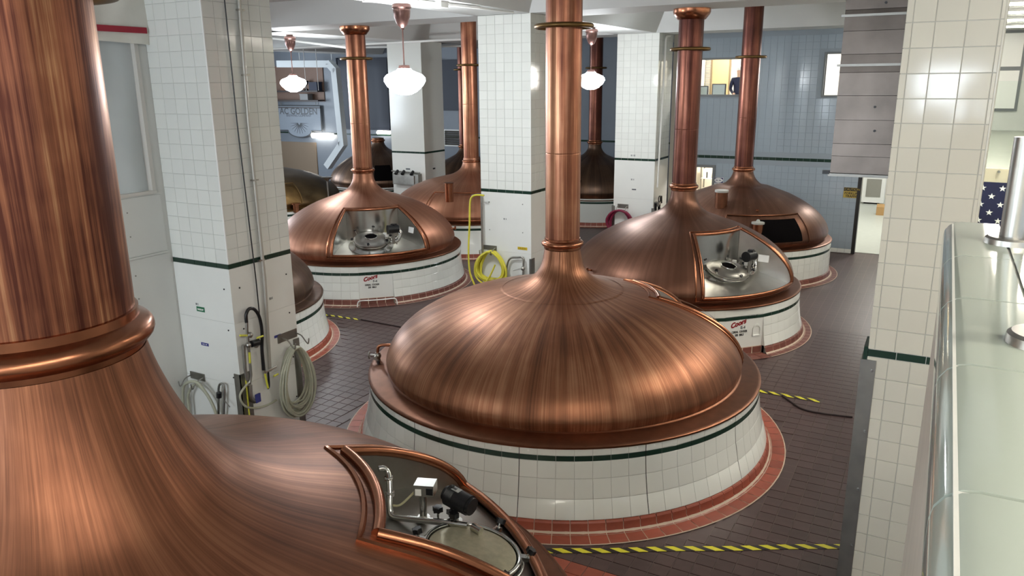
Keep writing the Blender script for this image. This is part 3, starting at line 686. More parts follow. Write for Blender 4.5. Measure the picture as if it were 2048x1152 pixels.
    pts = [m + tn * .12, m + tn * .2 + Vector((0, 0, -.1)), c + tn * .5 + out * .2, c + tn * .42 + out * .28]
    MB().tube(smooth(pts, 6), .012, 6).build('cable', M_white, T)
    pts = [c + tn * .62 + out * .1 + Vector((0, 0, .28)), c + tn * .66 + out * .15 + Vector((0, 0, .1)), c + tn * .55 + out * .22 + Vector((0, 0, -.04)), c + tn * .35 + out * .3 - Vector((0, 0, .05))]
    MB().tube(smooth(pts, 6), .045, 12).build('steam_pipe', M_steel, T)
    # small sample cock on the flank
    for a in (win[0] - 62, win[1] + 40):
        q = pol(a, r_at(EP, 1.3), 1.3); u = pol(a, 1, .25)
        k = MB().cyl(q - u * .05, q + u * .1, .018, n=8).cyl(q + u * .1 + Vector((0, 0, -.05)), q + u * .1 + Vector((0, 0, .04)), .022, n=8).build('sample_cock', M_trim, T)
        MB().cyl(q + u * .1 - pol(a + 90, .06, 0), q + u * .1 + pol(a + 90, .06, 0), .01, n=6).build('cock_handle', M_trim, k)
    return T
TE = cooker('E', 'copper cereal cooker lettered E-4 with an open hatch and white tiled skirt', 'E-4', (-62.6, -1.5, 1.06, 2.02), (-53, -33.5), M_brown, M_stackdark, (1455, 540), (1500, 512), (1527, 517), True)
TF = cooker('F', 'copper cereal cooker lettered F-4 with an open hatch and white tiled skirt', 'F-4', (-71.6, -13, 1.09, 1.98), (-56, -37.5), M_dome, M_stack, (742, 480), (786, 458), (822, 460), False)
# thin white rail in front of cooker F-4
ra = [pol(-57, 2.56, .0), pol(-56.5, 2.56, .11), pol(-55, 2.58, .15), pol(-39, 2.58, .15), pol(-37.5, 2.56, .11), pol(-37, 2.56, .0)]
rl = MB().tube(smooth([Vector((p.x + TANKS['F'][0], p.y + TANKS['F'][1], p.z + .004)) for p in [ra[0], ra[1], ra[2]] + [pol(-55 + 16 * i / 4, 2.58, .15) for i in range(1, 4)] + ra[3:]], 4), .014, 8).build('foot_rail', M_white, label='thin white foot rail on the floor in front of cooker F-4', category='rail')

# --- kettle behind the left pillar
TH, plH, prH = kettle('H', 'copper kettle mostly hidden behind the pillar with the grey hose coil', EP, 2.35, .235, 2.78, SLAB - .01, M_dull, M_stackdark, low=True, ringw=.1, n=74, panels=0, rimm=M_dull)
# --- end tank with the dark opening
GP = [(2.10, .94)] + [(r * .99, z - .02 if z < 2.2 else z - .06) for r, z in EP[1:]]
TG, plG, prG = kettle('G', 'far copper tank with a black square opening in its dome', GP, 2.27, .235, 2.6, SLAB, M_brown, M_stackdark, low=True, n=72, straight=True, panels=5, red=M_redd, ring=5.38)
P = fine(GP)
def patch(T, prof, a0, a1, z0, z1, off, name, m, n=10):
    Q = [p for p in cut_at(prof, (z0, z1)) if z0 - 1e-5 <= p[1] <= z1 + 1e-5]
    return MB().lathe([(Q[0][0] - .01, Q[0][1])] + [(r + off * .8, z + off * .6) for r, z in Q] + [(Q[-1][0] - .01, Q[-1][1])], n, R(a0), R(a1)).build(name, m, T)
cv = patch(TG, P, -88, -30, 1.02, 1.66, .012, 'hatch_cover', M_brown)
bot, rgt, top, lft = loop_pts(P, (-88, -30, 1.02, 1.66), .02)
MB().tube(top, .022, 8).build('hatch_bead', M_trimdark, cv); MB().tube(rgt, .012, 6).build('hatch_bead', M_trimdark, cv); MB().tube(lft, .012, 6).build('hatch_bead', M_trimdark, cv)
patch(TG, P, -66, -36, 1.08, 1.58, .02, 'black_opening', M_dark)
MB().cyl(pol(-97, 1.45, 1.7), pol(-97, 1.45, 2.17), .155, n=24).build('vent_stub', M_trimdark, TG); MB().cyl(pol(-97, 1.45, 2.17), pol(-97, 1.45, 2.22), .165, n=24).build('vent_cap', mat('grey_cap', S(176, 176, 170), .4), TG)
q = pol(-66, 2.02, 1.5); MB().cyl(q - Vector((0, 0, .3)), q + Vector((0, 0, .02)), .13, n=24).build('vent_stub', M_trim, TG); MB().lathe([(.15, .02), (.15, .06), (.05, .08), (.03, .12), (0, .13)], 24, c=q).build('vent_cap', mat('grey_cap', S(176, 176, 170), .4), TG)
q = pol(-64, 1.62, 1.76); MB().cyl(q, q + Vector((0, 0, .05)), .04, n=10).build('cap_nut', M_trim, TG)
# --- kettle behind the pillar with the yellow hose
TK, plK, prK = kettle('K', 'copper kettle with a hatch cover and hand rail, beyond the pillar with the yellow hose', CP, 2.6, .235, 2.5, SLAB, M_dome, M_stack, detail=False, panels=0, ring=5.34, seams=(4.2,), ringw=.03)
P = fine(CP)
a0K = -78
cv = patch(TK, P, -92, -40, 1.06, 1.72, .012, 'hatch_cover', M_dome)
bot, rgt, top, lft = loop_pts(P, (-92, -40, 1.06, 1.72), .05)
MB().tube(top, .02, 8).build('hand_rail', M_trim, cv); MB().tube(bot, .018, 8).build('hatch_bead', M_trim, cv); MB().tube(lft, .018, 8).build('hatch_bead', M_trim, cv)
q = loc_(TK, 898, 385, 1.95); MB().cyl(q - Vector((0, 0, .25)), q + Vector((0, 0, .24)), .12, n=20).build('vent_stub', M_trim, TK); MB().cyl(q + Vector((0, 0, .24)), q + Vector((0, 0, .27)), .13, n=20).build('vent_cap', M_trimdark, TK)
# --- tanks at the back
TANKS.update({'L': (-11.05, 26.35, 2.4), 'M': (-20.1, 25.3, 2.4), 'Q': (-20.2, 19.2, 2.6), 'T': (-15.6, 24.75, 1.9)})
LP = [(r * .9, z) for r, z in EP]; LP[-1] = (.24, 2.7)
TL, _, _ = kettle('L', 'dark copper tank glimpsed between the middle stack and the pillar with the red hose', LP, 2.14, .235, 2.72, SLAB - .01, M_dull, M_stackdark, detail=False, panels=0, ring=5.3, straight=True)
patch(TL, fine(LP), -115, -40, 1.08, 1.6, .015, 'hatch_cover', M_dull); q = MB().box((0, 0, 0), (.5, .02, .09)).build('handle_slot', M_dark, TL, pol(-88, 1.93, 1.52), (R(-30), 0, R(2)))
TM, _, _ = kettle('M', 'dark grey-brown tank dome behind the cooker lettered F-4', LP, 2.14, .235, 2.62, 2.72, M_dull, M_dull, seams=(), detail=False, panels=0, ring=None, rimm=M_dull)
patch(TM, fine(LP), -58, -36, 1.2, 1.75, .02, 'dark_opening', M_dark)
TQ, _, _ = kettle('Q', 'dull brass coloured tank with a steel funnel behind the left pillar', CP, 2.65, .235, 2.68, SLAB, mat('dull_brass', S(112, 92, 66), .34, 1, noise=.2, nscale=2), M_dull, detail=False, panels=0, ring=None, rimm=M_brass)
P = fine(CP); cv = patch(TQ, P, -62, -18, 1.12, 1.7, .014, 'hatch_cover', M_brass)
bot, rgt, top, lft = loop_pts(P, (-62, -18, 1.12, 1.7), .05); MB().tube(top, .018, 8).build('hand_rail', M_brass, cv); MB().tube(rgt, .018, 8).build('hatch_bead', M_brass, cv)
q = loc_(TQ, 654, 355, 1.9) ; qb = Vector((q.x, q.y, r_at([(z, r) for r, z in P[::-1]], min(2.4, math.hypot(q.x, q.y)))))
MB().cyl(q - Vector((0, 0, .75)), q - Vector((0, 0, .1)), .025, n=10).lathe([(.025, -.12), (.09, -.05), (.17, 0), (.18, .015), (.0, .03)], 24, c=q).build('funnel', M_steelb, TQ)
q = loc_(TQ, 592, 415, 1.05); MB().cyl(q - Vector((0, 0, .15)), q + Vector((0, 0, .1)), .1, n=16).cyl(q + Vector((0, 0, .1)), q + Vector((0, 0, .14)), .15, n=16).build('vent_stub', M_trim, TQ)
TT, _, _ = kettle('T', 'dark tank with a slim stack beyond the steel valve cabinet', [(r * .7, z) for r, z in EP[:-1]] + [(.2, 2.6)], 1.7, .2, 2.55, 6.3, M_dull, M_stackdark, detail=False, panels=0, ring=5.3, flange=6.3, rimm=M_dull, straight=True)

# --- the near kettle below the viewer
c = TANKS['N']; TN = thing('brew_kettle', 'copper kettle with a very wide stack, motor and round lid in its hatch', 'brew kettle', (c[0], c[1], 0), group='copper brew kettles')
WN = (31, 69, 1.42, 2.1); P = fine(NP)
dome_mesh(P, WN).build('dome', M_near, TN, ang=60)
frame_parts(TN, P, WN, M_trim, .042, .012)
recess(TN, P, WN, 1.72, M_steelb, M_steeld, .05)
rim_part(TN, 2.98, 1.13, 3.28, M_trimdark)
M_stackn = copper('copper_stack_near', S(88, 48, 38), S(152, 98, 72), S(214, 164, 122), .36, 15, .4, 1.2, .08)
stack(TN, .525, 3.44, SLAB, M_stackn, None, 5.29, .085, (), M_trim)
bk = MB().lathe([(3.26, 1.1), (3.27, .9), (3.3, .5), (3.36, .12)], 96).build('plinth', M_tile, TN)
MB().lathe([(3.274, .98), (3.28, .92)], 96).build('band', M_green, bk); MB().lathe([(3.35, .13), (3.4, .1), (3.44, .004)], 96).build('cove', M_red, bk)
# fittings inside the near hatch
def NL(px, py, z): return loc_(TN, px, py, z)
lidc = NL(945, 1100, 1.68); od = Vector((lidc.x, lidc.y, 0)).normalized(); ln = (od * .22 + Vector((0, 0, 1))).normalized()
q = ln.to_track_quat('Z', 'Y').to_matrix(); mt = Matrix.Translation(lidc) @ q.to_4x4()
M_lid = mat('brushed_lid_steel', S(176, 170, 146), .45, .55, noise=.12, nscale=20)
lid = MB().lathe([(.0, .03), (.12, .029), (.26, .018), (.31, .0), (.31, -.03)], 48).xf(mt).build('round_lid', M_lid, TN)
MB().torus((0, 0, 0), .335, .016, 56, 10).xf(mt).build('lid_ring', M_steel, lid); MB().torus((0, 0, -.045), .36, .016, 56, 10).xf(mt).build('lid_ring', M_steel, lid)
MB().lathe([(.3, -.16), (.345, -.16), (.345, -.03)], 48).xf(mt).build('lid_neck', M_steelb, lid)
for k, a in enumerate((75, 135, 200, 260, 320, 15)):
    knob(TN, mt @ Vector((.37 * math.cos(R(a)), .37 * math.sin(R(a)), -.02)), q @ Vector((math.cos(R(a)) * .4, math.sin(R(a)) * .4, 1)), .032, .07)
    MB().box((0, 0, 0), (.07, .05, .03), q @ Matrix.Rotation(R(a), 3, 'Z')).build('lid_clamp', M_steel, lid, mt @ Vector((.365 * math.cos(R(a)), .365 * math.sin(R(a)), .0)))
m = NL(918, 1000, 1.86); ax = (NL(950, 1020, 1.84) - NL(885, 985, 1.88)).normalized()
mo = MB().cyl(m - ax * .1, m + ax * .1, .075, n=28).cyl(m + ax * .1, m + ax * .125, .066, n=28).cyl(m - ax * .13, m - ax * .1, .055, n=28).build('agitator_motor', M_black, TN)
for i in range(9): MB().torus(m - ax * (.095 - .008 * i), .076, .003, 28, 6, ax.to_track_quat('Z', 'Y').to_matrix()).build('cooling_fin', M_black, mo)
MB().box(m + Vector((0, 0, .074)) - ax * .02, (.07, .05, .006), ax.to_track_quat('X', 'Z').to_matrix()).build('rating_plate', M_steel, mo)
MB().cyl(m - Vector((0, 0, .2)) - ax * .05, m - Vector((0, 0, .06)) - ax * .05, .03, n=12).cyl(m - Vector((0, 0, .24)) - ax * .05, m - Vector((0, 0, .19)) - ax * .05, .06, n=16).build('motor_foot', M_steelb, mo)
b = NL(851, 975, 1.9); ax2 = pol(50 + 0, 1, 0); rz = Matrix.Rotation(R(20), 3, 'Z')
jb = MB().box(b, (.15, .12, .09), rz).build('junction_box', M_steel, TN)
MB().box(b + rz @ Vector((.045, -.0615, 0)), (.05, .006, .05), rz).build('switch_plate', M_black, jb); MB().box(b + rz @ Vector((-.04, -.0615, -.01)), (.045, .006, .05), rz).build('label_plate', M_white, jb)
cb = NL(846, 1008, 1.78); vb = MB().cyl(cb + Vector((0, 0, .08)), cb - Vector((0, 0, .1)), .028, n=14).cyl(cb - Vector((0, 0, .1)), cb - Vector((0, 0, .13)), .045, n=14).cyl(cb - Vector((0, 0, .2)), cb - Vector((0, 0, .13)), .018, n=10).build('level_probe', M_steel, TN)
MB().torus(cb - Vector((0, 0, .115)), .046, .008, 20, 6).build('clamp_ring', M_steel, vb)
MB().tube(smooth([cb + Vector((0, 0, .08)), cb + Vector((0, 0, .15)), NL(828, 985, 1.86), NL(800, 1010, 1.76), NL(780, 1009, 1.74)], 8), .009, 8).build('cable', mat('yellow_green_cable', S(190, 186, 150), .4), TN)
pw = smooth([NL(757, 938, 1.99), NL(768, 937, 1.985), NL(776, 946, 1.95), NL(779, 965, 1.9)], 5); 
MB().tube(pw, .023, 10).build('wash_pipe', M_steel, TN)
for (x, y, z) in ((777, 955, 1.93), (780, 985, 1.84)):
    p = NL(x, y, z); MB().torus(p, .026, .01, 20, 8).torus(p - Vector((0, 0, .025)), .024, .008, 20, 8).build('clamp_ring', M_steel, TN)
MB().tube(smooth([NL(779, 962, 1.91), NL(780, 985, 1.84), NL(780, 1005, 1.78), NL(781, 1024, 1.72), NL(786, 1033, 1.70), NL(800, 1036, 1.70), NL(850, 1041, 1.71), NL(900, 1046, 1.72), NL(935, 1051, 1.72)], 4), .024, 12).build('wash_pipe', M_steel, TN)
p = NL(945, 1053, 1.72); p2 = NL(962, 1063, 1.71); MB().cyl(p, p2, .03, n=14).build('pipe_union', M_steel, TN)
for (x, y) in ((876, 1030), (908, 1042)): 
    p = NL(x, y, 1.73); knob(TN, p - Vector((0, 0, .03)), (0, 0, 1), .035, .06)
MB().add([NL(820, 955, 1.93), NL(832, 948, 1.95), NL(846, 952, 1.95), NL(838, 968, 1.92)], [(0, 1, 2, 3)])

# ------------------------------------------------------------------ pendant lamps
M_bronze = mat('bronze_canopy', S(112, 84, 78), .3, .8)
def lamp(x, y, label, zg=4.86, s=1.0):
    T = thing('pendant_lamp', label, 'lamp', (x, y, TOPZ), group='white glass globe pendants')
    MB().lathe([(.0, 0), (.09, 0), (.09, -.03), (.15, -.05), (.165, -.1), (.14, -.13), (.145, -.15), (.13, -.26), (.08, -.38), (.03, -.42), (.025, -.45), (0, -.45)], 28).build('canopy', M_bronze, T)
    zr = zg - TOPZ
    MB().cyl((0, 0, -.44), (0, 0, zr + .22), .012, n=8).build('rod', M_bronze, T)
    MB().lathe([(.0, zr + .26), (.09, zr + .25), (.1, zr + .2), (.0, zr + .19)], 20).build('gallery', M_bronze, T)
    MB().lathe([(.0, zr - .235), (.1, zr - .225), (.2, zr - .18), (.3, zr - .09), (.35, zr - .01), (.345, zr + .05), (.3, zr + .1), (.2, zr + .14), (.13, zr + .17), (.11, zr + .2), (0, zr + .21)], 24).build('globe', M_glow, T)
    return T
lamp(-8.1, 11.0, 'lit white globe lamp nearest to the white pillar with the grey hoses')
lamp(-8.0, 18.75, 'lit white globe lamp just beside the middle copper stack')
lamp(-15.85, 16.4, 'lit white globe lamp hanging in front of the brewery sign')
lamp(-.9, 3.2, 'white globe lamp out of sight above the balcony') if False else None
lamp(-8.0, -2.5, 'unseen globe lamp added as fill behind the near kettle'); lamp(-15.7, 7.5, 'unseen globe lamp added as fill beyond the sheeted window'); lamp(-23.3, 11.0, 'unseen globe lamp added as fill in the far left bay')  # unseen globes added for room fill, same kind as those in view

# ------------------------------------------------------------------ balcony, coping and hand rail beside the viewer
CX, CT = .05, 4.32
bw = struct('wall_balcony', MB().b2((CX, BACKY, 0), (.5, 3.05, CT - .05)).b2((.5, 2.7, 0), (5, 3.05, CT - .05)), mat('balcony_wall', S(196, 188, 174), .35, noise=.08, nscale=5))
TL_ = .485; ye = 3.08
joints = [3.08, 2.47, 1.975, 1.49, 1.0, .52, .03, -.46, -.95]
for a, b in zip(joints, joints[1:]):
    rr = .05; w0, w1 = CX - .012, .2
    pr = [(w1, CT), (w0 + rr, CT)] + [(w0 + rr - rr * math.sin(R(t)), CT - rr + rr * math.cos(R(t))) for t in (22, 45, 68, 90)] + [(w0, CT - .11)]
    k = len(pr); ya, yb = a - .004, b + .004
    if a == joints[0]: ya = a
    mb = MB().add([(x, ya, z) for x, z in pr] + [(x, yb, z) for x, z in pr], [(i, i + 1, k + i + 1, k + i) for i in range(k - 1)] + [tuple(range(k))[::-1] + (), tuple(range(k, 2 * k))])
    mb.build('coping_tile', M_coping, bw)
    MB().b2((.208, yb, CT - .03), (.46, ya, CT)).build('coping_tile', M_coping, bw)
MB().b2((CX + .01, -1, CT - .1), (.46, ye - .01, CT - .006)).build('coping_bed', M_grout, bw)
for i in range(5):
    x = .47 + i * .49; MB().b2((x, 2.72, CT - .1), (x + .48, ye, CT)).build('coping_tile', M_coping, bw)
rail = thing('hand_rail', 'brushed steel hand rail posts on the glazed balcony coping', 'hand rail', (0, 0, 0))
for px, py in ((2023, 487), (2100, 690)):
    b = PX(px, py, z=CT)
    po = MB().cyl((b.x, b.y, CT), (b.x, b.y, CT + .315), .035, n=24).build('post', M_steelb, rail)
    MB().lathe([(.0, .022), (.064, .022), (.071, .016), (.073, .0)], 32, c=(b.x, b.y, CT)).build('base_flange', M_steelb, po)
b = PX(2023, 487, z=CT)
MB().tube([(b.x + .03, 2.62, CT + .335), (b.x + .03, -1, CT + .335)], .036, 20).build('rail_tube', M_steelb, rail)
# mezzanine floor and far balcony seen past the cream pillar
struct('wall_right', MB().b2((.36, 7.9, 0), (.5, FY, 2.85)).b2((4.9, 3, 0), (5, 27.6, SLAB)), M_plas)
MZ = 3.47
mz = struct('floor_mezzanine', MB().b2((.36, 14, 3.1), (4.9, 27.6, MZ)).b2((.5, BACKY, 3.1), (4.9, 2.7, 3.2)), mat('mezzanine_floor', S(150, 154, 142), .25, noise=.05))
MB().b2((.36, 13.97, 2.86), (4.9, 14.0, MZ)).build('fascia', mat('cream_fascia', S(206, 196, 170), .5), mz)
for i in range(6): MB().cyl((.8 + i * .3, 13.9, MZ - .04), (.8 + i * .3, 13.97, MZ - .04), .02, n=8).build('bracket', M_steelb, mz)
struct('wall_mezzanine', MB().b2((1.95, 15.5, MZ), (2.05, 27.6, SLAB)).b2((1.93, 15.5, 4.4), (1.95, 27.6, 4.42)).b2((1.9, 15.5, MZ), (1.95, 27.6, MZ + .1)), mat('grey_green_partition', S(172, 178, 166), .35))
wm = struct('wall_mezzanine_end', MB().b2((.36, 24.6, MZ), (1.95, 24.7, SLAB)), M_plas)
MB().b2((.95, 24.55, MZ + .5), (1.6, 24.6, 6.0)).build('window_frame', mat('grey_window_frame', S(112, 116, 118), .4), wm); MB().b2((1.02, 24.53, MZ + .57), (1.53, 24.555, 5.0)).b2((1.02, 24.53, 5.1), (1.53, 24.555, 5.93)).build('pane', M_white, wm)
cm_ = struct('ceiling_mezzanine', MB().b2((.36, 8.2, 6.02), (4.9, 27.6, 6.1)), M_ceil)
for i, y in enumerate((9.2, 10.6, 12.0, 13.6, 15.4, 17.4, 19.6, 22)):
    T = thing('strip_light', 'white fluorescent strip light on the mezzanine ceiling', 'ceiling light', (1.75, y, 6.015), group='fluorescent strips over the mezzanine')
    MB().b2((-1.2, -.16, -.05), (1.2, .16, 0)).build('housing', M_white, T); MB().b2((-1.18, -.13, -.075), (1.18, .13, -.05)).build('diffuser', M_tube, T)
for i, (x, y) in enumerate(((2.2, -6.5), (2.2, -4.8), (2.2, -3.2), (2.2, -1.6), (2.2, .1), (2.2, 1.8))):  # unseen row; further strips added to brighten the left wall
    T = thing('strip_light', 'unseen fluorescent strip light above the viewer, in a row extended for more light', 'ceiling light', (x, y, SLAB - .002), group='fluorescent strips over the balcony')
    MB().b2((-1.3, -.16, -.06), (1.3, .16, 0)).build('housing', M_white, T); MB().b2((-1.28, -.13, -.09), (1.28, .13, -.06)).build('diffuser', M_tube, T)
gl = MB().b2((.32, 8.0, 2.85), (3.5, 8.02, 4.78)).build('glass_barrier', mat('clear_glass', (.9, .96, .93, 1), .02, trans=1, ior=1.1), label='clear glass barrier behind the cream pillar', category='glass barrier'); gl.hide_render = False
# flag: blue canton with stars, hanging from the fascia
M_navy = mat('navy_cloth', S(30, 32, 66), .7, noise=.1, nscale=12)
fl = thing('flag', 'dark blue flag canton with white stars hanging on the cream fascia', 'flag', (.55, 13.93, 3.27))
vs = []; fs = []
for i in range(17):
    for j in range(9): vs.append((1.2 * i / 16, .012 * math.sin(i * 1.1 + j * .3) - .01, -.8 * j / 8))
for i in range(16):
    for j in range(8): fs.append((i * 9 + j, i * 9 + j + 1, (i + 1) * 9 + j + 1, (i + 1) * 9 + j))
MB().add(vs, fs).build('canton', M_navy, fl)
def star(r):
    mb = MB(); mb.prism([(0 + (r if k % 2 == 0 else r * .4) * math.sin(R(36 * k)), 0, (r if k % 2 == 0 else r * .4) * math.cos(R(36 * k))) for k in range(10)], (0, -.003, 0)); return mb.mesh('star', M_inkw, 20)
stm = star(.05)
for i in range(9):
    for j in range(6):
        if (i + j) % 2 == 0: link('star', stm, fl, (.07 + i * .13, -.028, -.09 - j * .125))

# ------------------------------------------------------------------ sheet steel duct left of the cream pillar
DY = 9.0
d0 = PX(1660, 346, y=DY); d1 = PX(1690, 0, y=DY)
du = thing('steel_duct', 'weathered stainless sheet duct hanging beside the cream pillar', 'duct', (d0.x, DY, d0.z))
ys = [346, 312, 287, 240, 192, 146, 131, 110, 64, 34, 22, -60]
zs = [PX(1670, y, y=DY).z - d0.z for y in ys]
M_duct = mat('weathered_stainless', S(98, 90, 84), .32, 1, noise=.25, nscale=2.2)
for i, (a, b) in enumerate(zip(zs, zs[1:])):
    t = .006 if i % 2 else .0
    MB().prism([(0, -t, a), (0, -t - .006, a + .004), (0, -t - .001, b), (0, .6, b), (0, .6, a)], (.66, 0, 0)).build('duct_sheet', M_duct, du)
for y in (131, 33):
    z = PX(1670, y, y=DY).z - d0.z; MB().b2((-.03, -.03, z - .012), (.66, -.004, z + .012)).build('strap', M_steeld, du)
MB().b2((-.02, -.02, -.03), (.66, .62, .0)).build('bottom_flange', M_steeld, du); MB().box((-.04, -.01, .01), (.07, .04, .04)).build('latch', M_black, du)
for px, py in ((1750, 214), (1772, 5), (1749, 262)):
    p = PX(px, py, y=DY - .01); MB().cyl((p.x - d0.x, -.006, p.z - d0.z), (p.x - d0.x, -.02, p.z - d0.z), .013, n=8).build('rivet', M_black, du)
MB().cyl((.33, .3, zs[-1]), (.33, .3, SLAB - d0.z), .02, n=8).build('hanger_rod', M_steeld, du)

# ------------------------------------------------------------------ caution tape, cords
def tape_mat():
    m = bpy.data.materials.new('caution_tape'); m.use_nodes = True; N = m.node_tree.nodes; L = m.node_tree.links; b = N['Principled BSDF']; b.inputs['Roughness'].default_value = .4
    tc = N.new('ShaderNodeTexCoord'); sp = N.new('ShaderNodeSeparateXYZ'); L.new(tc.outputs['Object'], sp.inputs[0])
    a = N.new('ShaderNodeMath'); a.operation = 'MULTIPLY_ADD'; L.new(sp.outputs[1], a.inputs[0]); a.inputs[1].default_value = 1.3; L.new(sp.outputs[0], a.inputs[2])
    d = N.new('ShaderNodeMath'); d.operation = 'DIVIDE'; L.new(a.outputs[0], d.inputs[0]); d.inputs[1].default_value = .2
    f = N.new('ShaderNodeMath'); f.operation = 'FRACT'; L.new(d.outputs[0], f.inputs[0])
    g = N.new('ShaderNodeMath'); g.operation = 'GREATER_THAN'; L.new(f.outputs[0], g.inputs[0]); g.inputs[1].default_value = .52
    x = N.new('ShaderNodeMix'); x.data_type = 'RGBA'; L.new(g.outputs[0], x.inputs[0]); x.inputs[6].default_value = S(222, 214, 52); x.inputs[7].default_value = S(36, 28, 26); L.new(x.outputs[2], b.inputs['Base Color'])
    return m
M_tape = tape_mat()
def tape(p0, p1, label, wd=.075):
    d = p1 - p0; L = d.length; n = 24; vs = []; fs = []
    for i in range(n + 1):
        for s in (-1, 1): vs.append((L * i / n, s * wd / 2 + .006 * math.sin(i * .7), .006))
    fs = [(2 * i, 2 * i + 2, 2 * i + 3, 2 * i + 1) for i in range(n)]
    o = MB().add(vs + [(x, y, .003) for x, y, z in vs], fs + [tuple(j + 2 * n + 2 for j in f[::-1]) for f in fs]).build('caution_tape', M_tape, None, (p0.x, p0.y, .0), (0, 0, math.atan2(d.y, d.x)), label=label, category='tape'); return o
tape(PX(1040, 1104, z=0), PX(1684, 1093, z=0), 'yellow and black striped tape on the floor in front of the streaked kettle', .085)
tape(PX(1490, 777, z=0), PX(1640, 803, z=0), 'yellow and black striped tape on the floor right of the streaked kettle', .09)
tape(PX(632, 627, z=0), PX(722, 640, z=0), 'yellow and black striped tape on the floor between two cookers on the left', .075)
M_cord = mat('dark_cord', S(48, 36, 36), .6)
c = PX(722, 640, z=0); MB().tube([(c.x, c.y, .012), (-9.3, 12.1, .012), (-7.6, 12.07, .012), (-6.2, 12.05, .012)], .012, 6).build('cord', M_cord, label='dark cord on the floor continuing from the striped tape', category='cord')
c = [PX(x, y, z=.012) for x, y in ((1565, 791), (1585, 806), (1605, 818), (1640, 826), (1705, 834))]; MB().tube(smooth(c, 6), .014, 6).build('cord', M_cord, label='dark cord curving over the floor towards the cream pillar', category='cord')

# ------------------------------------------------------------------ things on the left pillar (L)
XL = PIL['L'][1]; YL = PIL['L'][2]
def onL(px, py, o=0): return PX(px, py, x=XL + o)
def onLf(px, py, o=0): return PX(px, py, y=YL - o)
hose_g = mat('grey_hose', S(172, 172, 152), .45, noise=.1); hose_y = mat('yellow_hose', S(206, 196, 62), .4, noise=.06); hose_r = mat('red_hose', S(122, 28, 58), .4, noise=.06)
# conduits running down the side face
cd = MB().tube([onL(478, 0, .04), onL(497, 245, .04), onL(529, 560, .04), onL(540, 742, .04)], .024, 10).build('conduit_pipe', mat('grey_conduit', S(178, 174, 164), .4, .3), label='grey conduit pipe clipped to the side of the left pillar', category='pipe')
for y in (20, 150, 360, 520): 
    p = onL(479 + (y) * .083, y, .032); MB().box((p.x, p.y, p.z), (.05, .1, .02)).build('pipe_clip', M_steelb, cd)
MB().tube([onL(449, 0, .03), onL(474, 245, .03), onL(512, 560, .03), onL(530, 740, .03), onL(536, 770, .03)], .008, 8).build('air_line', M_black, label='thin black air line running down the left pillar', category='pipe')
# mixing station: valves, black hose, gauges
vs_ = thing('mixing_station', 'steel mixing station with yellow handled valves and a black hose on the left pillar', 'valve station', onL(500, 690))
o0 = vs_.location
def rel(p): return p - o0
MB().tube([rel(onL(487, 690, .06)), rel(onL(490, 735, .06)), rel(onL(494, 760, .06))], .022, 10).build('supply_pipe', M_steelb, vs_)
MB().tube([rel(onL(493, 632, .07)), rel(onL(494, 660, .07)), rel(onL(498, 705, .07)), rel(onL(502, 750, .07)), rel(onL(500, 765, .07))], .018, 10).build('supply_pipe', M_steelb, vs_)
MB().tube(smooth([rel(onL(x, y, .08)) for x, y in ((493, 645), (492, 630), (498, 618), (509, 619), (519, 635), (524, 665), (524, 700), (527, 740))], 5), .022, 10).build('black_hose', M_black, vs_)
MB().tube([rel(onL(527, 738, .08)), rel(onL(530, 745, .08)), rel(onL(552, 733, .08))], .018, 8).build('outlet_pipe', M_steelb, vs_)
MB().tube(smooth([rel(onL(536, 740, .08)), rel(onL(538, 770, .08)), rel(onL(536, 777, .09))], 5), .014, 8).build('outlet_pipe', M_black, vs_)
for x, y in ((500, 670), (512, 690), (497, 690)): MB().ball(rel(onL(x, y, .08)), .04, 10).build('valve_body', M_steelb, vs_)
MB().cyl(rel(onL(503, 688, .09)), rel(onL(517, 684, .09)), .045, n=14).build('regulator', M_black, vs_)
M_yel = mat('yellow_handle', S(206, 204, 70), .4)
for a, b in (((480, 671), (494, 671)), ((514, 676), (526, 672)), ((530, 748), (536, 776)), ((548, 752), (556, 748)), ((499, 705), (500, 726))):
    MB().cyl(rel(onL(*a, .11)), rel(onL(*b, .11)), .014, n=8).build('valve_handle', M_yel, vs_)
MB().tube(smooth([rel(onL(x, y, .06)) for x, y in ((502, 760), (485, 780), (480, 795), (490, 812), (510, 816), (535, 810), (553, 800))], 5), .014, 8).build('drip_hose', hose_g, vs_)
MB().tube([rel(onL(486, 700, .05)), rel(onL(497, 815, .05)), rel(onL(500, 840, .05))], .01, 6).build('yellow_line', M_yel, vs_)
MB().tube(smooth([rel(onL(500, 770, .05)), rel(onL(502, 795, .05)), rel(onL(510, 803, .05))], 4), .03, 10).build('elbow', M_steelb, vs_); 
p = onL(516, 796, .08); MB().box(rel(p), (.02, .08, .12)).build('tag', mat('blue_label', S(58, 62, 132), .45), vs_)
def coil(name, label, c, u, v, out, a, b, loops, r, m, tail=None, seed=1, hang=.0, teardrop=.25):
    """a hand coiled hose: c is the top where it hangs, u across, v down"""
    rnd = random.Random(seed); pts = []; n = 22
    for k in range(loops):
        aa = a * rnd.uniform(.72, 1.08); bb = b * rnd.uniform(.8, 1.06); dx = rnd.uniform(-.05, .05) * a; dz = out * (.4 + k * .55 / 1) * r * 1.1
        for i in range(n):
            t = 2 * math.pi * i / n; s = (1 - math.cos(t)) / 2
            x = math.sin(t) * aa * (1 - teardrop + teardrop * 2 * s); y = bb * 2 * s
            pts.append(c + u * (x + dx * s) + v * (y + rnd.uniform(-.01, .01)) + Vector(dz))
    if tail: pts += [Vector(p) for p in tail]
    return MB().tube(smooth(pts, 2), r, 8).build(name, m, label=label, category='hose')
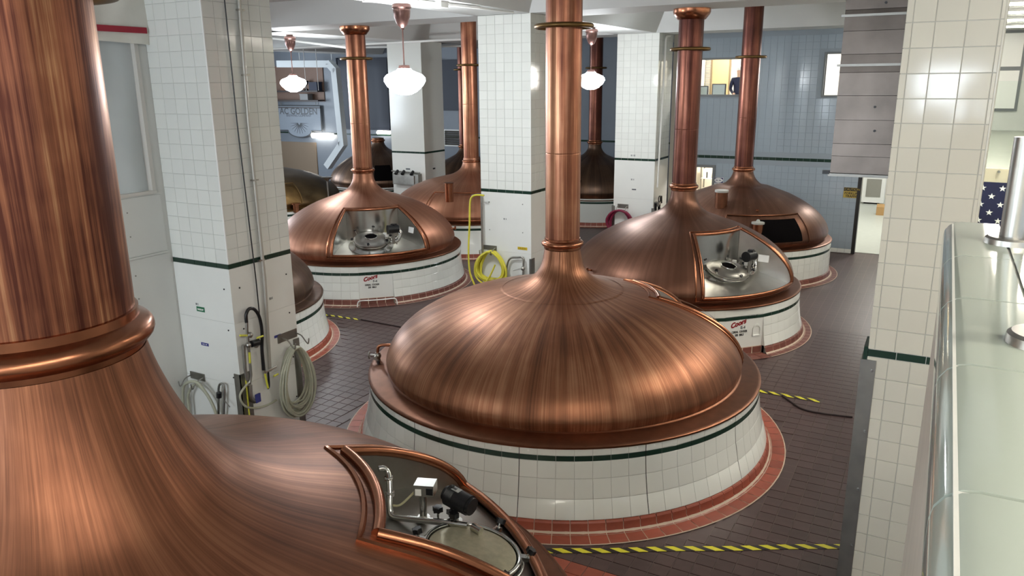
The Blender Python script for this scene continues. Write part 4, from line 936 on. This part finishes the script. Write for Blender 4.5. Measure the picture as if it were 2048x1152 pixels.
ux, uy, dn = Vector((1, 0, 0)), Vector((0, 1, 0)), Vector((0, 0, -1))
hk = onL(573, 672, .0)
hr = thing('hose_rack', 'steel hose rack plate above the big grey coil on the left pillar', 'hose rack', hk)
MB().b2((0, -.17, -.06), (.012, .19, .06)).build('back_plate', M_steeld, hr)
for yy in (-.1, .16): MB().tube(smooth([(.012, yy, .0), (.12, yy, -.02), (.2, yy, -.1), (.24, yy, -.12), (.26, yy, -.04)], 4), .01, 6).build('hook', M_steelb, hr)
c0 = onL(596, 696, .2); cL = onL(592, 838, .2)
coil('hose_coil', 'large coil of grey hose hanging on the side of the left pillar', Vector((XL + .06, c0.y, c0.z)), uy, dn, Vector((1, 0, 0)), .29, (c0.z - cL.z) / 2, 13, .016, hose_g, seed=4)
hk2 = onLf(396, 752)
hr2 = thing('hose_rack', 'steel hose rack plate on the front of the left pillar', 'hose rack', hk2)
MB().b2((-.14, -.012, -.05), (.14, 0, .05)).build('back_plate', M_steeld, hr2)
for xx in (-.12, .12): MB().tube(smooth([(xx, -.012, .0), (xx, -.12, -.02), (xx, -.2, -.1), (xx, -.22, -.02)], 4), .009, 6).build('hook', M_steelb, hr2)
MB().tube(smooth([onLf(x, y, .14) for x, y in ((371, 880), (367, 820), (366, 780), (373, 766), (392, 764), (408, 780), (425, 808), (435, 840), (440, 880))], 4), .02, 10).build('hose_loop', hose_g, label='looped grey hose on the front of the left pillar', category='hose')
MB().tube(smooth([onLf(x, y, .10) for x, y in ((381, 880), (378, 820), (376, 790), (388, 770), (402, 776), (420, 800), (441, 850), (446, 880))], 4), .018, 10).build('hose_loop', hose_g, label='inner grey hose loop on the front of the left pillar', category='hose')
vt = thing('hose_tap', 'small steel hose tap low on the front of the left pillar', 'tap', onLf(440, 800))
o0 = vt.location
MB().tube(smooth([rel(onLf(x, y, .06)) for x, y in ((437, 880), (437, 800), (438, 772), (445, 768), (449, 780), (447, 840), (446, 880))], 3), .016, 8).build('pipe', M_steelb, vt); MB().cyl(rel(onLf(438, 785, .1)), rel(onLf(438, 795, .1)), .035, n=10).build('valve', M_black, vt)
MB().cyl(rel(onLf(448, 800, .09)), rel(onLf(460, 814, .09)), .007, n=6).build('lever', M_steelb, vt)
M_lg = mat('green_label', S(38, 110, 74), .4); M_lb = mat('blue_label', S(58, 62, 132), .45); M_ly = mat('yellow_label', S(214, 184, 44), .45); M_lyd = mat('dull_yellow', S(176, 152, 70), .5)  # caution sign gets a duller yellow than the label plates
sign('label_plate', 'small green label reading water on the left pillar', 'label', onLf(401.5, 618.5), FRONT, .15, .066, M_lg, [('water', .05, 0, 0, M_inkw, {})], .004)
marks(pL, onLf(394, 608, .001), FRONT, .05, .03, M_inkg, 4)
sign('label_plate', 'small blue label with white lettering on the front of the left pillar', 'label', onLf(410, 688.5), FRONT, .14, .04, M_lb, [], .004)
marks(bpy.data.objects['label_plate.001'], (0, 0, .004), None, .11, .014, M_inkw)
sign('label_plate', 'small blue label on the side of the left pillar beside the conduit', 'label', onL(555, 672), SIDE, .12, .035, M_lb, [], .004)
marks(bpy.data.objects['label_plate.002'], (0, 0, .004), None, .09, .012, M_inkw)
text('BH', .05, M_inkg, pL, onL(542, 597, .001), SIDE)
# fabric with the red stripe hanging at the window top
mb = MB(); vs = []; fs = []
X0 = WX + .06; ya, yb = PX(180, 60, x=X0).y, PX(297, 60, x=X0).y; zb = PX(290, 90, x=X0).z
for i in range(21):
    for j in range(9):
        t = i / 20; zt = 6.2; z = zt + (zb + .06 * (1 - t) - zt) * j / 8
        vs.append((X0 + .02 * math.sin(t * 9) + .012 * math.sin(t * 21 + j), ya - .6 + (yb - ya + .6) * t, z))
for i in range(20):
    for j in range(8): fs.append((i * 9 + j, (i + 1) * 9 + j, (i + 1) * 9 + j + 1, i * 9 + j + 1))
ban = thing('fabric_banner', 'white fabric sheet with a red stripe hanging above the sheeted window', 'banner', (0, 0, 0))
MB().add(vs, fs).build('cloth', mat('white_fabric', S(222, 220, 210), .8, noise=.03), ban)
ra_, rb_ = PX(190, 55, x=X0 + .035), PX(293, 57, x=X0 + .035)
MB().b2((X0 + .033, ra_.y - .5, ra_.z - .035), (X0 + .04, rb_.y, ra_.z + .035)).build('red_stripe', mat('red_cloth', S(160, 42, 58), .7), ban)

# ------------------------------------------------------------------ things on pillar C
XC0, XC1, YC = PIL['C'][0], PIL['C'][1], PIL['C'][2]
def onC(px, py, o=0): return PX(px, py, y=YC - o)
hp = onC(980, 495); hr = thing('hose_rack', 'steel hose rack above the yellow hose coil', 'hose rack', hp)
MB().b2((-.17, -.012, -.05), (.17, 0, .05)).build('back_plate', M_steeld, hr)
for xx in (-.14, .14): MB().tube(smooth([(xx, -.012, .0), (xx, -.14, -.03), (xx, -.2, -.12), (xx, -.22, -.03)], 4), .01, 6).build('hook', M_steelb, hr)
t0 = onC(982, 503, .12); t1 = onC(980, 570, .12)
coil('hose_coil', 'coil of yellow hose hanging on the white pillar', Vector((t0.x, YC - .05, t0.z)), ux, dn, Vector((0, -1, 0)), .36, (t0.z - t1.z) / 2, 12, .02, hose_y, seed=9)
MB().tube(smooth([onC(x, y, .25) for x, y in ((968, 391), (955, 390), (945, 393), (940, 405), (939, 450), (937, 500), (939, 540), (945, 560), (955, 575), (975, 560), (990, 530))], 4), .02, 8).build('hose_length', hose_y, label='yellow hose running down from the steel pipe beside the white pillar', category='hose')
MB().tube(smooth([onC(x, y, .1) for x, y in ((944, 392), (958, 389), (963, 396), (964, 440), (965, 500), (966, 520))], 4), .025, 10).build('wash_pipe', M_steelb, label='steel pipe at the left edge of the pillar with the yellow hose', category='pipe')
vt = thing('hose_tap', 'bent steel pipe and tap beside the yellow hose coil', 'tap', onC(1045, 535)); o0 = vt.location
MB().tube(smooth([rel(onC(x, y, .08)) for x, y in ((1014, 560), (1014, 535), (1020, 517), (1035, 515), (1046, 516), (1047, 530), (1046, 560))], 4), .022, 10).build('pipe', M_steelb, vt); MB().cyl(rel(onC(1026, 541, .12)), rel(onC(1044, 537, .12)), .012, n=8).build('lever', M_steelb, vt)
MB().ball(rel(onC(1046, 537, .1)), .05, 10).build('valve', M_steelb, vt)
sign('label_plate', 'yellow label reading CAUSTIC on the white pillar', 'label', onC(1045, 497), FRONT, .23, .06, M_ly, [('CAUSTIC', .048, 0, 0, M_ink, {})], .005)
marks(pC, onC(1010, 438, .001), FRONT, .075, .035, M_inkg, 4)
# ------------------------------------------------------------------ things on pillar D
YD = PIL['D'][2]
def onD(px, py, o=0): return PX(px, py, y=YD - o)
hp = onD(1246, 412); hr = thing('hose_rack', 'steel hose rack above the red hose coil', 'hose rack', hp)
MB().b2((-.17, -.012, -.06), (.17, 0, .06)).build('back_plate', M_steeld, hr)
for xx in (-.14, .14): MB().tube([(xx, -.012, .0), (xx, -.16, -.02), (xx, -.18, -.14)], .012, 6).build('hook', M_steelb, hr)
t0 = onD(1240, 421, .15); t1 = onD(1238, 474, .15)
coil('hose_coil', 'coil of red hose hanging on the far white pillar', Vector((t0.x, YD - .06, t0.z)), ux, dn, Vector((0, -1, 0)), .42, (t0.z - t1.z) / 2, 7, .03, hose_r, seed=3, teardrop=.05)
sign('label_plate', 'small dark label on the far white pillar', 'label', onD(1268, 379), FRONT, .13, .035, M_inkg, [], .005)
marks(pD, onD(1266, 311, .001), FRONT, .14, .05, M_inkg, 5); marks(pD, onD(1265, 359, .001), FRONT, .1, .05, M_inkg, 4)
XD = PIL['D'][1]
MB().tube(smooth([PX(x, y, x=XD + .06) for x, y in ((1340, 72), (1333, 74), (1331, 90))], 3) + [PX(1318, 320, x=XD + .06), PX(1315, 375, x=XD + .06)], .028, 8).build('conduit_pipe', M_white, label='white conduit down the side of the far pillar', category='pipe')
vt = thing('valve_cluster', 'dark valve cluster on the side of the far pillar', 'valve', PX(1317, 408, x=XD + .1)); o0 = vt.location
for x, y in ((1311, 412), (1318, 415), (1322, 398)): MB().cyl(rel(PX(x, y + 8, x=XD + .12)), rel(PX(x, y - 6, x=XD + .12)), .04, n=10).build('valve_body', M_black, vt)
MB().b2(Vector((XD, 0, 0)) - Vector((o0.x, .1, .06)), (XD + .14 - o0.x, .1, .06)).build('bracket', M_steeld, vt)
MB().torus(rel(PX(1319, 398, x=XD + .14)), .09, .015, 18, 6, Matrix.Rotation(R(90), 3, 'Y')).build('hand_wheel', M_black, vt)
# ------------------------------------------------------------------ pillar E: cabinet
YE = PIL['E'][2]
def onE(px, py, o=0): return PX(px, py, y=YE - o)
a, b = onE(792, 345), onE(844, 370)
cb = thing('valve_cabinet', 'steel valve cabinet on the front of the far left pillar', 'cabinet', ((a.x + b.x) / 2, YE, (a.z + b.z) / 2)); wd, ht = b.x - a.x, a.z - b.z
MB().b2((-wd / 2, -.2, -ht / 2), (wd / 2, 0, ht / 2)).build('body', M_steeld, cb); MB().b2((-wd / 2 + .06, -.23, -ht / 2 + .04), (wd / 2 - .16, -.2, ht / 2 - .05)).build('door', M_steelb, cb)
for xx in (-.35, -.1, .25): MB().cyl((xx * wd, -.24, ht / 2 - .02), (xx * wd, -.1, ht / 2 + .08), .05, n=10).build('valve', M_black, cb)
MB().tube([(-wd / 2 - .1, -.1, ht / 2 + .06), (wd / 2, -.1, ht / 2 + .04)], .025, 8).build('pipe', M_steelb, cb)
sign('label_plate', 'small dark label above the steel valve cabinet', 'label', onE(816, 338), FRONT, .17, .05, M_inkg, [], .005)
sign('label_plate', 'small dark label on the shaded side of the cabinet pillar', 'label', PX(868, 337, x=PIL['E'][1]), SIDE, .14, .05, M_ink, [], .005)
vt = thing('hose_tap', 'dark tap and rack below the steel valve cabinet', 'tap', onE(818, 390)); o0 = vt.location
MB().cyl(rel(onE(817, 402, .1)), rel(onE(818, 386, .1)), .05, n=10).build('valve', M_black, vt); MB().tube([rel(onE(x, y, .15)) for x, y in ((822, 405), (826, 393), (838, 391), (842, 392))], .02, 6).build('pipe', M_steelb, vt)

# ------------------------------------------------------------------ deep back wall: sign, duct, shelf, louvres
def onB(px, py, o=.02): return PX(px, py, y=BY - o)
a, b = onB(556, 211), onB(647, 262); wd, ht = b.x - a.x, a.z - b.z
c = Vector(((a.x + b.x) / 2, BY - .08, (a.z + b.z) / 2))
poly = [(-wd / 2, -ht / 2), (-wd * .26, -ht / 2)] + [(wd * .26 * math.cos(R(t)), -ht / 2 - ht * .26 * math.sin(R(180 - t))) for t in range(180 + 12, 360, 12)][::1]
poly = [(-wd / 2, ht / 2), (-wd / 2, -ht / 2), (-wd * .27, -ht / 2)] + [(-wd * .27 * math.cos(R(t)), -ht / 2 - ht * .27 * math.sin(R(t))) for t in range(15, 180, 15)] + [(wd * .27, -ht / 2), (wd / 2, -ht / 2), (wd / 2, ht / 2)]
sg = MB().prism([(x, y, 0) for x, y in poly], (0, 0, .05)).build('brewery_sign', mat('grey_sign', S(150, 160, 172), .5), None, c, FRONT, label='grey shield shaped sign lettered AC GOLDEN with a hop emblem', category='sign')
MB().tube([(x, y, .05) for x, y in poly], .03, 6, closed=True).build('sign_border', M_inkg, sg)
text('AC GOLDEN', .43, M_inkg, sg, (0, ht * .27, .052), bold=.008)
text('BREWING COMPANY', .17, M_inkg, sg, (0, ht * .1, .052))
for k in range(11):
    an = R(180 + 18 * k); MB().prism([(.08 * math.cos(an + .3), -.25 + .08 * math.sin(an + .3), .05), (.62 * math.cos(an), -.25 + .5 * math.sin(an), .05), (.08 * math.cos(an - .3), -.25 + .08 * math.sin(an - .3), .05)], (0, 0, .012)).build('emblem_leaf', M_inkg, sg)
for xx in (-wd * .4, wd * .4): MB().cyl((xx, ht / 2, .02), (xx, ht / 2 + .18, .02), .012, n=6).build('hanging_rod', M_steeld, sg)
# wall light below the sign
wlp = onB(649, 271); T = thing('wall_light', 'short lit tube light under the grey sign', 'wall light', (wlp.x, BY, wlp.z))
MB().b2((-.7, -.12, .06), (.7, 0, .12)).build('housing', M_white, T); MB().tube([(-.62, -.16, 0), (.62, -.16, 0)], .13, 14).build('tube', M_tubew, T)
wlp = onB(771, 265); T = thing('wall_light', 'small lit tube light right of the dark shadow sheet', 'wall light', (wlp.x, BY, wlp.z))
MB().b2((-.4, -.12, .05), (.4, 0, .1)).build('housing', M_white, T); MB().tube([(-.36, -.16, 0), (.36, -.16, 0)], .07, 12).build('tube', M_tubew, T)
# square white duct
def sq_duct(pts, s):
    mb = MB()
    for p, q in zip(pts, pts[1:]):
        d = (q - p); L = d.length; rt = d.to_track_quat('Z', 'Y').to_matrix(); mb.box((p + q) / 2, (s, s, L + s * .5), rt)
    return mb
D0 = 27.6
sq = sq_duct([PX(x, y, y=D0) for x, y in ((560, 128), (660, 128), (671, 140), (686, 288), (657, 331))], .3)
for hx, hy in ((600, 128), (664, 130)):
    hp_ = PX(hx, hy, y=D0); sq.cyl(hp_, (hp_.x, D0, SLAB - .005), .02, n=6)
sq.build('air_duct', mat('white_duct', S(206, 212, 214), .45), label='square white air duct bending down beside the sign', category='duct')
# dark sheet painting the shadowed openings, and a dark blue panel
for (x0, y0, x1, y1), lab in (((676, 118, 782, 258), 'large dark sheet standing in for shadowed openings behind the lettered F-4 stack'), ((881, 120, 926, 219), 'dark blue panel beside the farthest slim stack')):
    a, b = onB(x0, y0), onB(x1, y1); MB().b2((a.x, BY - .1, b.z), (b.x, BY - .001, a.z)).b2((a.x - .05, BY - .13, b.z - .05), (a.x, BY - .001, a.z + .05)).b2((a.x, BY - .13, b.z - .05), (b.x, BY - .001, b.z)).build('dark_panel', mat('dark_blue_panel', S(46, 52, 66), .5), label=lab, category='panel')
a, b = onB(890, 261), onB(926, 291); lv = thing('louvre', 'grey louvred vent low on the deep back wall', 'vent', (a.x, BY, b.z)); wd, ht = b.x - a.x, a.z - b.z
MB().b2((-.05, -.06, -.05), (0, 0, ht + .05)).b2((wd, -.06, -.05), (wd + .05, 0, ht + .05)).b2((0, -.06, -.05), (wd, 0, 0)).b2((0, -.06, ht), (wd, 0, ht + .05)).build('frame', M_white, lv)
for i in range(7): MB().box((wd / 2, -.03, ht * (i + .5) / 7), (wd, .04, ht / 7 * .7), Matrix.Rotation(R(25), 3, 'X')).build('slat', M_steeld, lv)
# warm wall, loft shelf and odds and ends above the sign
a, b = onB(560, 290), onB(600, 345); MB().b2((-31, BY - .05, .2), (onB(633, 300).x, BY, onB(600, 284).z)).build('tan_board', mat('tan_wall', S(140, 122, 102), .55), wb)
a, b = onB(546, 133), onB(650, 203); MB().b2((a.x - 2, BY - .05, b.z), (b.x, BY, a.z)).build('loft_board', mat('brown_loft', S(138, 112, 98), .6), wb)
sh = thing('shelf', 'dark loft shelf above the grey sign', 'shelf', (a.x, BY, b.z)); wdt = b.x - a.x
MB().b2((-2, -.5, .45), (wdt, -.05, .52)).build('board', mat('dark_wood', S(56, 46, 44), .5), sh); MB().b2((-2, -.5, .02), (wdt, -.05, .08)).build('board', mat('dark_wood', S(56, 46, 44), .5), sh)
MB().b2((-2, -.52, -.3), (wdt + .1, -.44, -.26)).build('rail', mat('dark_wood', S(56, 46, 44), .5), sh)
for k, (x, y, hgt, wd, m, nm, lab) in enumerate(((572, 180, .5, .4, 'brown', 'carton', 'brown carton on the loft shelf behind the globe lamp'), (612, 195, .24, .5, 'grey', 'crate', 'grey crate on the loft shelf'), (630, 172, .35, .5, 'blue', 'storage_bin', 'dark blue storage bin on the loft shelf'))):
    p = onB(x, y, .3); base = b.z + (.52 if y < 190 else .08)
    T = thing(nm, lab, nm.replace('_', ' '), (p.x, BY - .28, base)); colr = {'brown': S(120, 84, 62), 'grey': S(150, 150, 150), 'blue': S(44, 50, 70)}[m]
    MB().b2((-wd / 2, -.17, 0), (wd / 2, .17, hgt)).build('body', mat('box_' + m, colr, .6), T); MB().b2((-wd / 2 - .02, -.19, hgt), (wd / 2 + .02, .19, hgt + .04)).build('lid', mat('box_' + m, colr, .6), T)
T = thing('desk_trophy', 'dark trophy shaped ornament on the loft shelf', 'ornament', (onB(622, 185, .3).x - .3, BY - .28, b.z + .52)); MB().lathe([(0, 0), (.12, 0), (.1, .05), (.03, .1), (.03, .2), (.12, .35), (.13, .45), (0, .46)], 16).build('cup', M_black, T)
# conduits below the far ceiling
for k, (p0, p1) in enumerate((((540, 76), (700, 96)), ((545, 98), (930, 78)), ((700, 95), (935, 92)))):
    a, b = PX(*p0, z=6.1), PX(*p1, z=6.1)
    a, b = PX(*p0, y=18.5 + k * 2.3), PX(*p1, y=18.5 + k * 2.3)
    MB().tube([a, b], .035, 8).build('ceiling_conduit', M_white, label=('white conduit above the brewery sign lamp', 'long white conduit crossing under the far ceiling', 'white conduit behind the lettered F-4 stack')[k], category='pipe')
cdx = -7.5
T = thing('ceiling_conduit', 'white conduit with a junction box beside the bright globe lamp', 'pipe', (0, 0, 0))
MB().tube([(-8.35, 10.3, TOPZ - .03), (-7.7, 11.0, TOPZ - .03), (-7.45, 12.4, TOPZ - .03)], .03, 8).build('tube', M_white, T); MB().box((-7.62, 11.4, TOPZ - .05), (.22, .22, .1)).build('junction_box', M_white, T)
MB().tube(smooth([(-7.9, 11.2, TOPZ - .03), (-7.55, 11.9, TOPZ - .03), (-7.42, 13.6, TOPZ - .03)], 4), .022, 8).build('tube', M_white, T)
for x in (605, 630): 
    p = PX(x, 80, y=24); MB().cyl((p.x, 24, SLAB), (p.x, 24, 4.6), .012, n=6).build('hanger_rod', M_white, label=('thin white hanger rod left of the air duct' if x == 605 else 'thin white hanger rod beside the air duct'), category='rod')

# ------------------------------------------------------------------ signs and things at the far right wall
p = PX(1704, 385.5, y=FY)
sg = sign('caution_sign', 'yellow and black sign reading CAUTION FORKLIFT TRAFFIC on the far wall', 'sign', (p.x, FY - .008, p.z), FRONT, .44, .29, M_lyd, [('FORKLIFT', .088, 0, -.02, M_ink, {'bold': .002}), ('TRAFFIC', .088, 0, -.1, M_ink, {'bold': .002})], .006)
MB().box((0, .093, .0075), (.43, .095, .003)).build('sign_header', M_ink, sg); text('CAUTION', .088, M_lyd, sg, (0, .093, .0095))
p = PX(1437, 362, y=FY)
M_navyp = mat('navy_print', S(30, 34, 92), .5)
sg = sign('safety_sign', 'small navy sign with a white oval beside the far doorway', 'sign', (p.x, FY - .008, p.z), FRONT, .29, .22, M_white, [], .006)
MB().box((0, .025, .007), (.275, .15, .002)).build('sign_ground', M_navyp, sg)
MB().lathe([(.0, .0), (.066, .0), (.066, -.003)], 28).xf(Matrix.Translation((0, .025, .0095)) @ Matrix.Diagonal((2.0, 1, 1, 1))).build('oval', M_white, sg)
marks(sg, (0, .025, .0095), None, .18, .035, M_navyp, 7); marks(sg, (0, -.08, .006), None, .2, .03, M_inkg, 7)
# office seen through the high window
OZ = 3.45
T = thing('office_partition', 'tan office partition board seen through the high window', 'partition', (-6.66, 26.6, OZ))
MB().b2((-.32, -.03, 0), (.24, .03, 2.6)).build('board', M_beige, T); MB().b2((-.38, -.05, 0), (-.32, .05, 2.6)).b2((.24, -.05, 0), (.28, .05, 2.6)).build('post', mat('partition_post', S(120, 104, 78), .5), T)
T = thing('blind', 'white slatted blind at the left of the office window', 'blind', (-7.04, 26.8, OZ))
for i in range(22): MB().box((0, 0, .6 + i * .085), (.45, .02, .06), Matrix.Rotation(R(20), 3, 'X')).build('slat', M_white, T)
def screen(px, y, z, wd, ht, lab):
    x = PX(px, 180, y=y).x; T = thing('computer_monitor', lab, 'monitor', (x, y, z))
    MB().b2((-wd / 2, -.03, .08), (wd / 2, .03, .08 + ht)).build('case', M_black, T); MB().b2((-wd / 2 + .03, -.034, .11), (wd / 2 - .03, -.03, .05 + ht)).build('screen', mat('grey_screen', S(164, 176, 170), .3), T); MB().b2((-.1, -.08, 0), (.1, .08, .02)).b2((-.02, -.02, .02), (.02, .02, .1)).build('stand', M_black, T)
MB().b2((-7.2, 24.1, OZ), (-4.9, 24.75, OZ + .04)) 
dk = thing('office_desk', 'pale office desk under the high window', 'desk', (-6.0, 24.4, OZ))
MB().b2((-1.15, -.3, .74), (1.1, .35, .78)).build('desk_top', M_off, dk)
for xx in (-1.1, 1.05):
    for yy in (-.26, .3): MB().b2((xx - .025, yy - .025, 0), (xx + .025, yy + .025, .74)).build('leg', M_steeld, dk)
screen(1438, 24.4, OZ + .78, .42, .42, 'grey flat monitor with black frame in the office window'); screen(1405, 24.4, OZ + .78, .36, .36, 'dark monitor at the left of the office window')
# person behind the window: navy jacket, pale hair
def person(loc, rz):
    T = thing('person', 'person in a dark navy jacket behind the office window', 'person', loc, (0, 0, rz))
    pts = {'pel': (0, 0, .95), 'ch': (0, 0, 1.3), 'nk': (0, 0, 1.47), 'hd0': (0, .02, 1.55), 'hd1': (0, .03, 1.68), 'hd2': (0, .02, 1.78), 'sl': (-.19, 0, 1.4), 'el': (-.25, .03, 1.12), 'wl': (-.18, .22, .98), 'hl': (-.14, .3, .97), 'sr': (.19, 0, 1.4), 'er': (.25, .03, 1.12), 'wr': (.18, .22, .98), 'hr': (.14, .3, .97), 'hpl': (-.1, 0, .9), 'kl': (-.11, .03, .5), 'al': (-.11, 0, .09), 'tl': (-.11, .15, .04), 'hpr': (.1, 0, .9), 'kr': (.11, .03, .5), 'ar': (.11, 0, .09), 'tr': (.11, .15, .04)}
    rad = {'pel': .15, 'ch': .16, 'nk': .06, 'hd0': .075, 'hd1': .095, 'hd2': .07, 'sl': .07, 'el': .05, 'wl': .035, 'hl': .04, 'sr': .07, 'er': .05, 'wr': .035, 'hr': .04, 'hpl': .1, 'kl': .07, 'al': .05, 'tl': .045, 'hpr': .1, 'kr': .07, 'ar': .05, 'tr': .045}
    ed = [('pel', 'ch'), ('ch', 'nk'), ('nk', 'hd0'), ('hd0', 'hd1'), ('hd1', 'hd2'), ('ch', 'sl'), ('sl', 'el'), ('el', 'wl'), ('wl', 'hl'), ('ch', 'sr'), ('sr', 'er'), ('er', 'wr'), ('wr', 'hr'), ('pel', 'hpl'), ('hpl', 'kl'), ('kl', 'al'), ('al', 'tl'), ('pel', 'hpr'), ('hpr', 'kr'), ('kr', 'ar'), ('ar', 'tr')]
    ks = list(pts); me = bpy.data.meshes.new('body'); me.from_pydata([pts[k] for k in ks], [(ks.index(a), ks.index(b)) for a, b in ed], [])
    o = link('body', me, T); sk = o.modifiers.new('skin', 'SKIN'); layer = me.skin_vertices[0].data if me.skin_vertices else None
    if layer is None:
        bpy.context.view_layer.objects.active = o; bpy.ops.mesh.customdata_skin_add(); layer = me.skin_vertices[0].data
    for i, k in enumerate(ks): layer[i].radius = (rad[k], rad[k]); layer[i].use_root = (k == 'pel')
    sd = o.modifiers.new('sub', 'SUBSURF'); sd.levels = 2; sd.render_levels = 2
    dg = bpy.context.evaluated_depsgraph_get(); em = bpy.data.meshes.new_from_object(o.evaluated_get(dg)); o.modifiers.clear(); o.data = em
    em.materials.clear()
    for m in (mat('navy_jacket', S(32, 36, 62), .8), mat('skin', S(206, 166, 142), .6), mat('dark_trousers', S(40, 40, 44), .8)): em.materials.append(m)
    for p in em.polygons:
        c = p.center; p.material_index = 1 if c.z > 1.47 or c.y > .25 and c.z > .8 else 2 if c.z < .92 and abs(c.x) < .2 and c.y < .2 else 0; p.use_smooth = True
    MB().ball((0, .0, 1.72), .115, 16, (1, 1.05, .85)).build('hair', mat('white_hair', S(238, 238, 236), .6), T)
    MB().cyl((0, .115, 1.66), (0, .145, 1.645), .018, .012, 8).build('nose', MATS['skin'], T)
p = PX(1478, 160, y=25.0); person((p.x, 25.0, 3.45), R(200))
# bright room behind the doorway: shelves with white parcels
T = thing('storage_rack', 'grey storage rack with white parcels seen through the far doorway', 'rack', (-6.5, 26.5, 0))
for x in (-.6, .6):
    for y in (-.2, .2): MB().b2((x - .02, y - .02, 0), (x + .02, y + .02, 2.2)).build('upright', M_steeld, T)
for z in (.4, 1.0, 1.6): MB().b2((-.62, -.22, z), (.62, .22, z + .03)).build('shelf_board', M_white, T)
for k in range(6):
    q = thing('parcel', 'white parcel on the storage rack beyond the far doorway', 'parcel', (-6.9 + (k % 3) * .38, 26.45, 1.03 if k < 3 else 1.63), group='parcels on the storage rack'); MB().b2((-.14, -.15, 0), (.14, .15, .25 + .05 * (k % 2))).build('box', M_white if k % 3 else M_off, q); MB().b2((-.02, -.152, 0), (.02, -.15, .2)).build('packing_tape', M_ink, q)
# room at the end of the aisle
struct('floor_store', MB().b2((-3.35, FY + .25, -.008), (4.9, 36, .004)), mat('pale_floor', S(196, 200, 192), .35, noise=.03))
p = PX(1748, 404, y=31.0)
T = thing('control_cabinet', 'white cabinet with a grey square window at the end of the aisle', 'cabinet', (p.x, 31.0, 0)) if False else None
pa, pb = PX(1722, 404, y=33.8), PX(1773, 350, y=33.8)
T = thing('control_cabinet', 'white cabinet with a grey square panel at the end of the aisle', 'cabinet', ((pa.x + pb.x) / 2, 33.8, 0)); wd = pb.x - pa.x
MB().b2((-wd / 2, 0, pa.z), (wd / 2, .5, pb.z)).build('case', M_white, T); MB().b2((-wd * .33, -.02, pa.z + (pb.z - pa.z) * .2), (wd * .33, .0, pa.z + (pb.z - pa.z) * .84)).build('panel', mat('grey_panel', S(142, 140, 132), .4), T)
MB().b2((-wd * .4, .1, 0), (wd * .3, .4, pa.z)).build('stand', M_dark, T)
p = PX(1764, 430, z=0); q = thing('carton', 'small brown carton on the pale floor at the end of the aisle', 'carton', (p.x, p.y, .004)); MB().b2((-.2, -.15, 0), (.2, .15, .3)).build('box', mat('cardboard', S(176, 140, 92), .7), q); MB().prism([(-.2, -.15, .3), (-.2, .0, .4), (-.2, .01, .39), (-.2, -.14, .3)], (.4, 0, 0)).build('flap', mat('cardboard', S(176, 140, 92), .7), q)
struct('wall_store', MB().b2((-3.35, 35.8, 0), (4.9, 36, SLAB)), M_off)
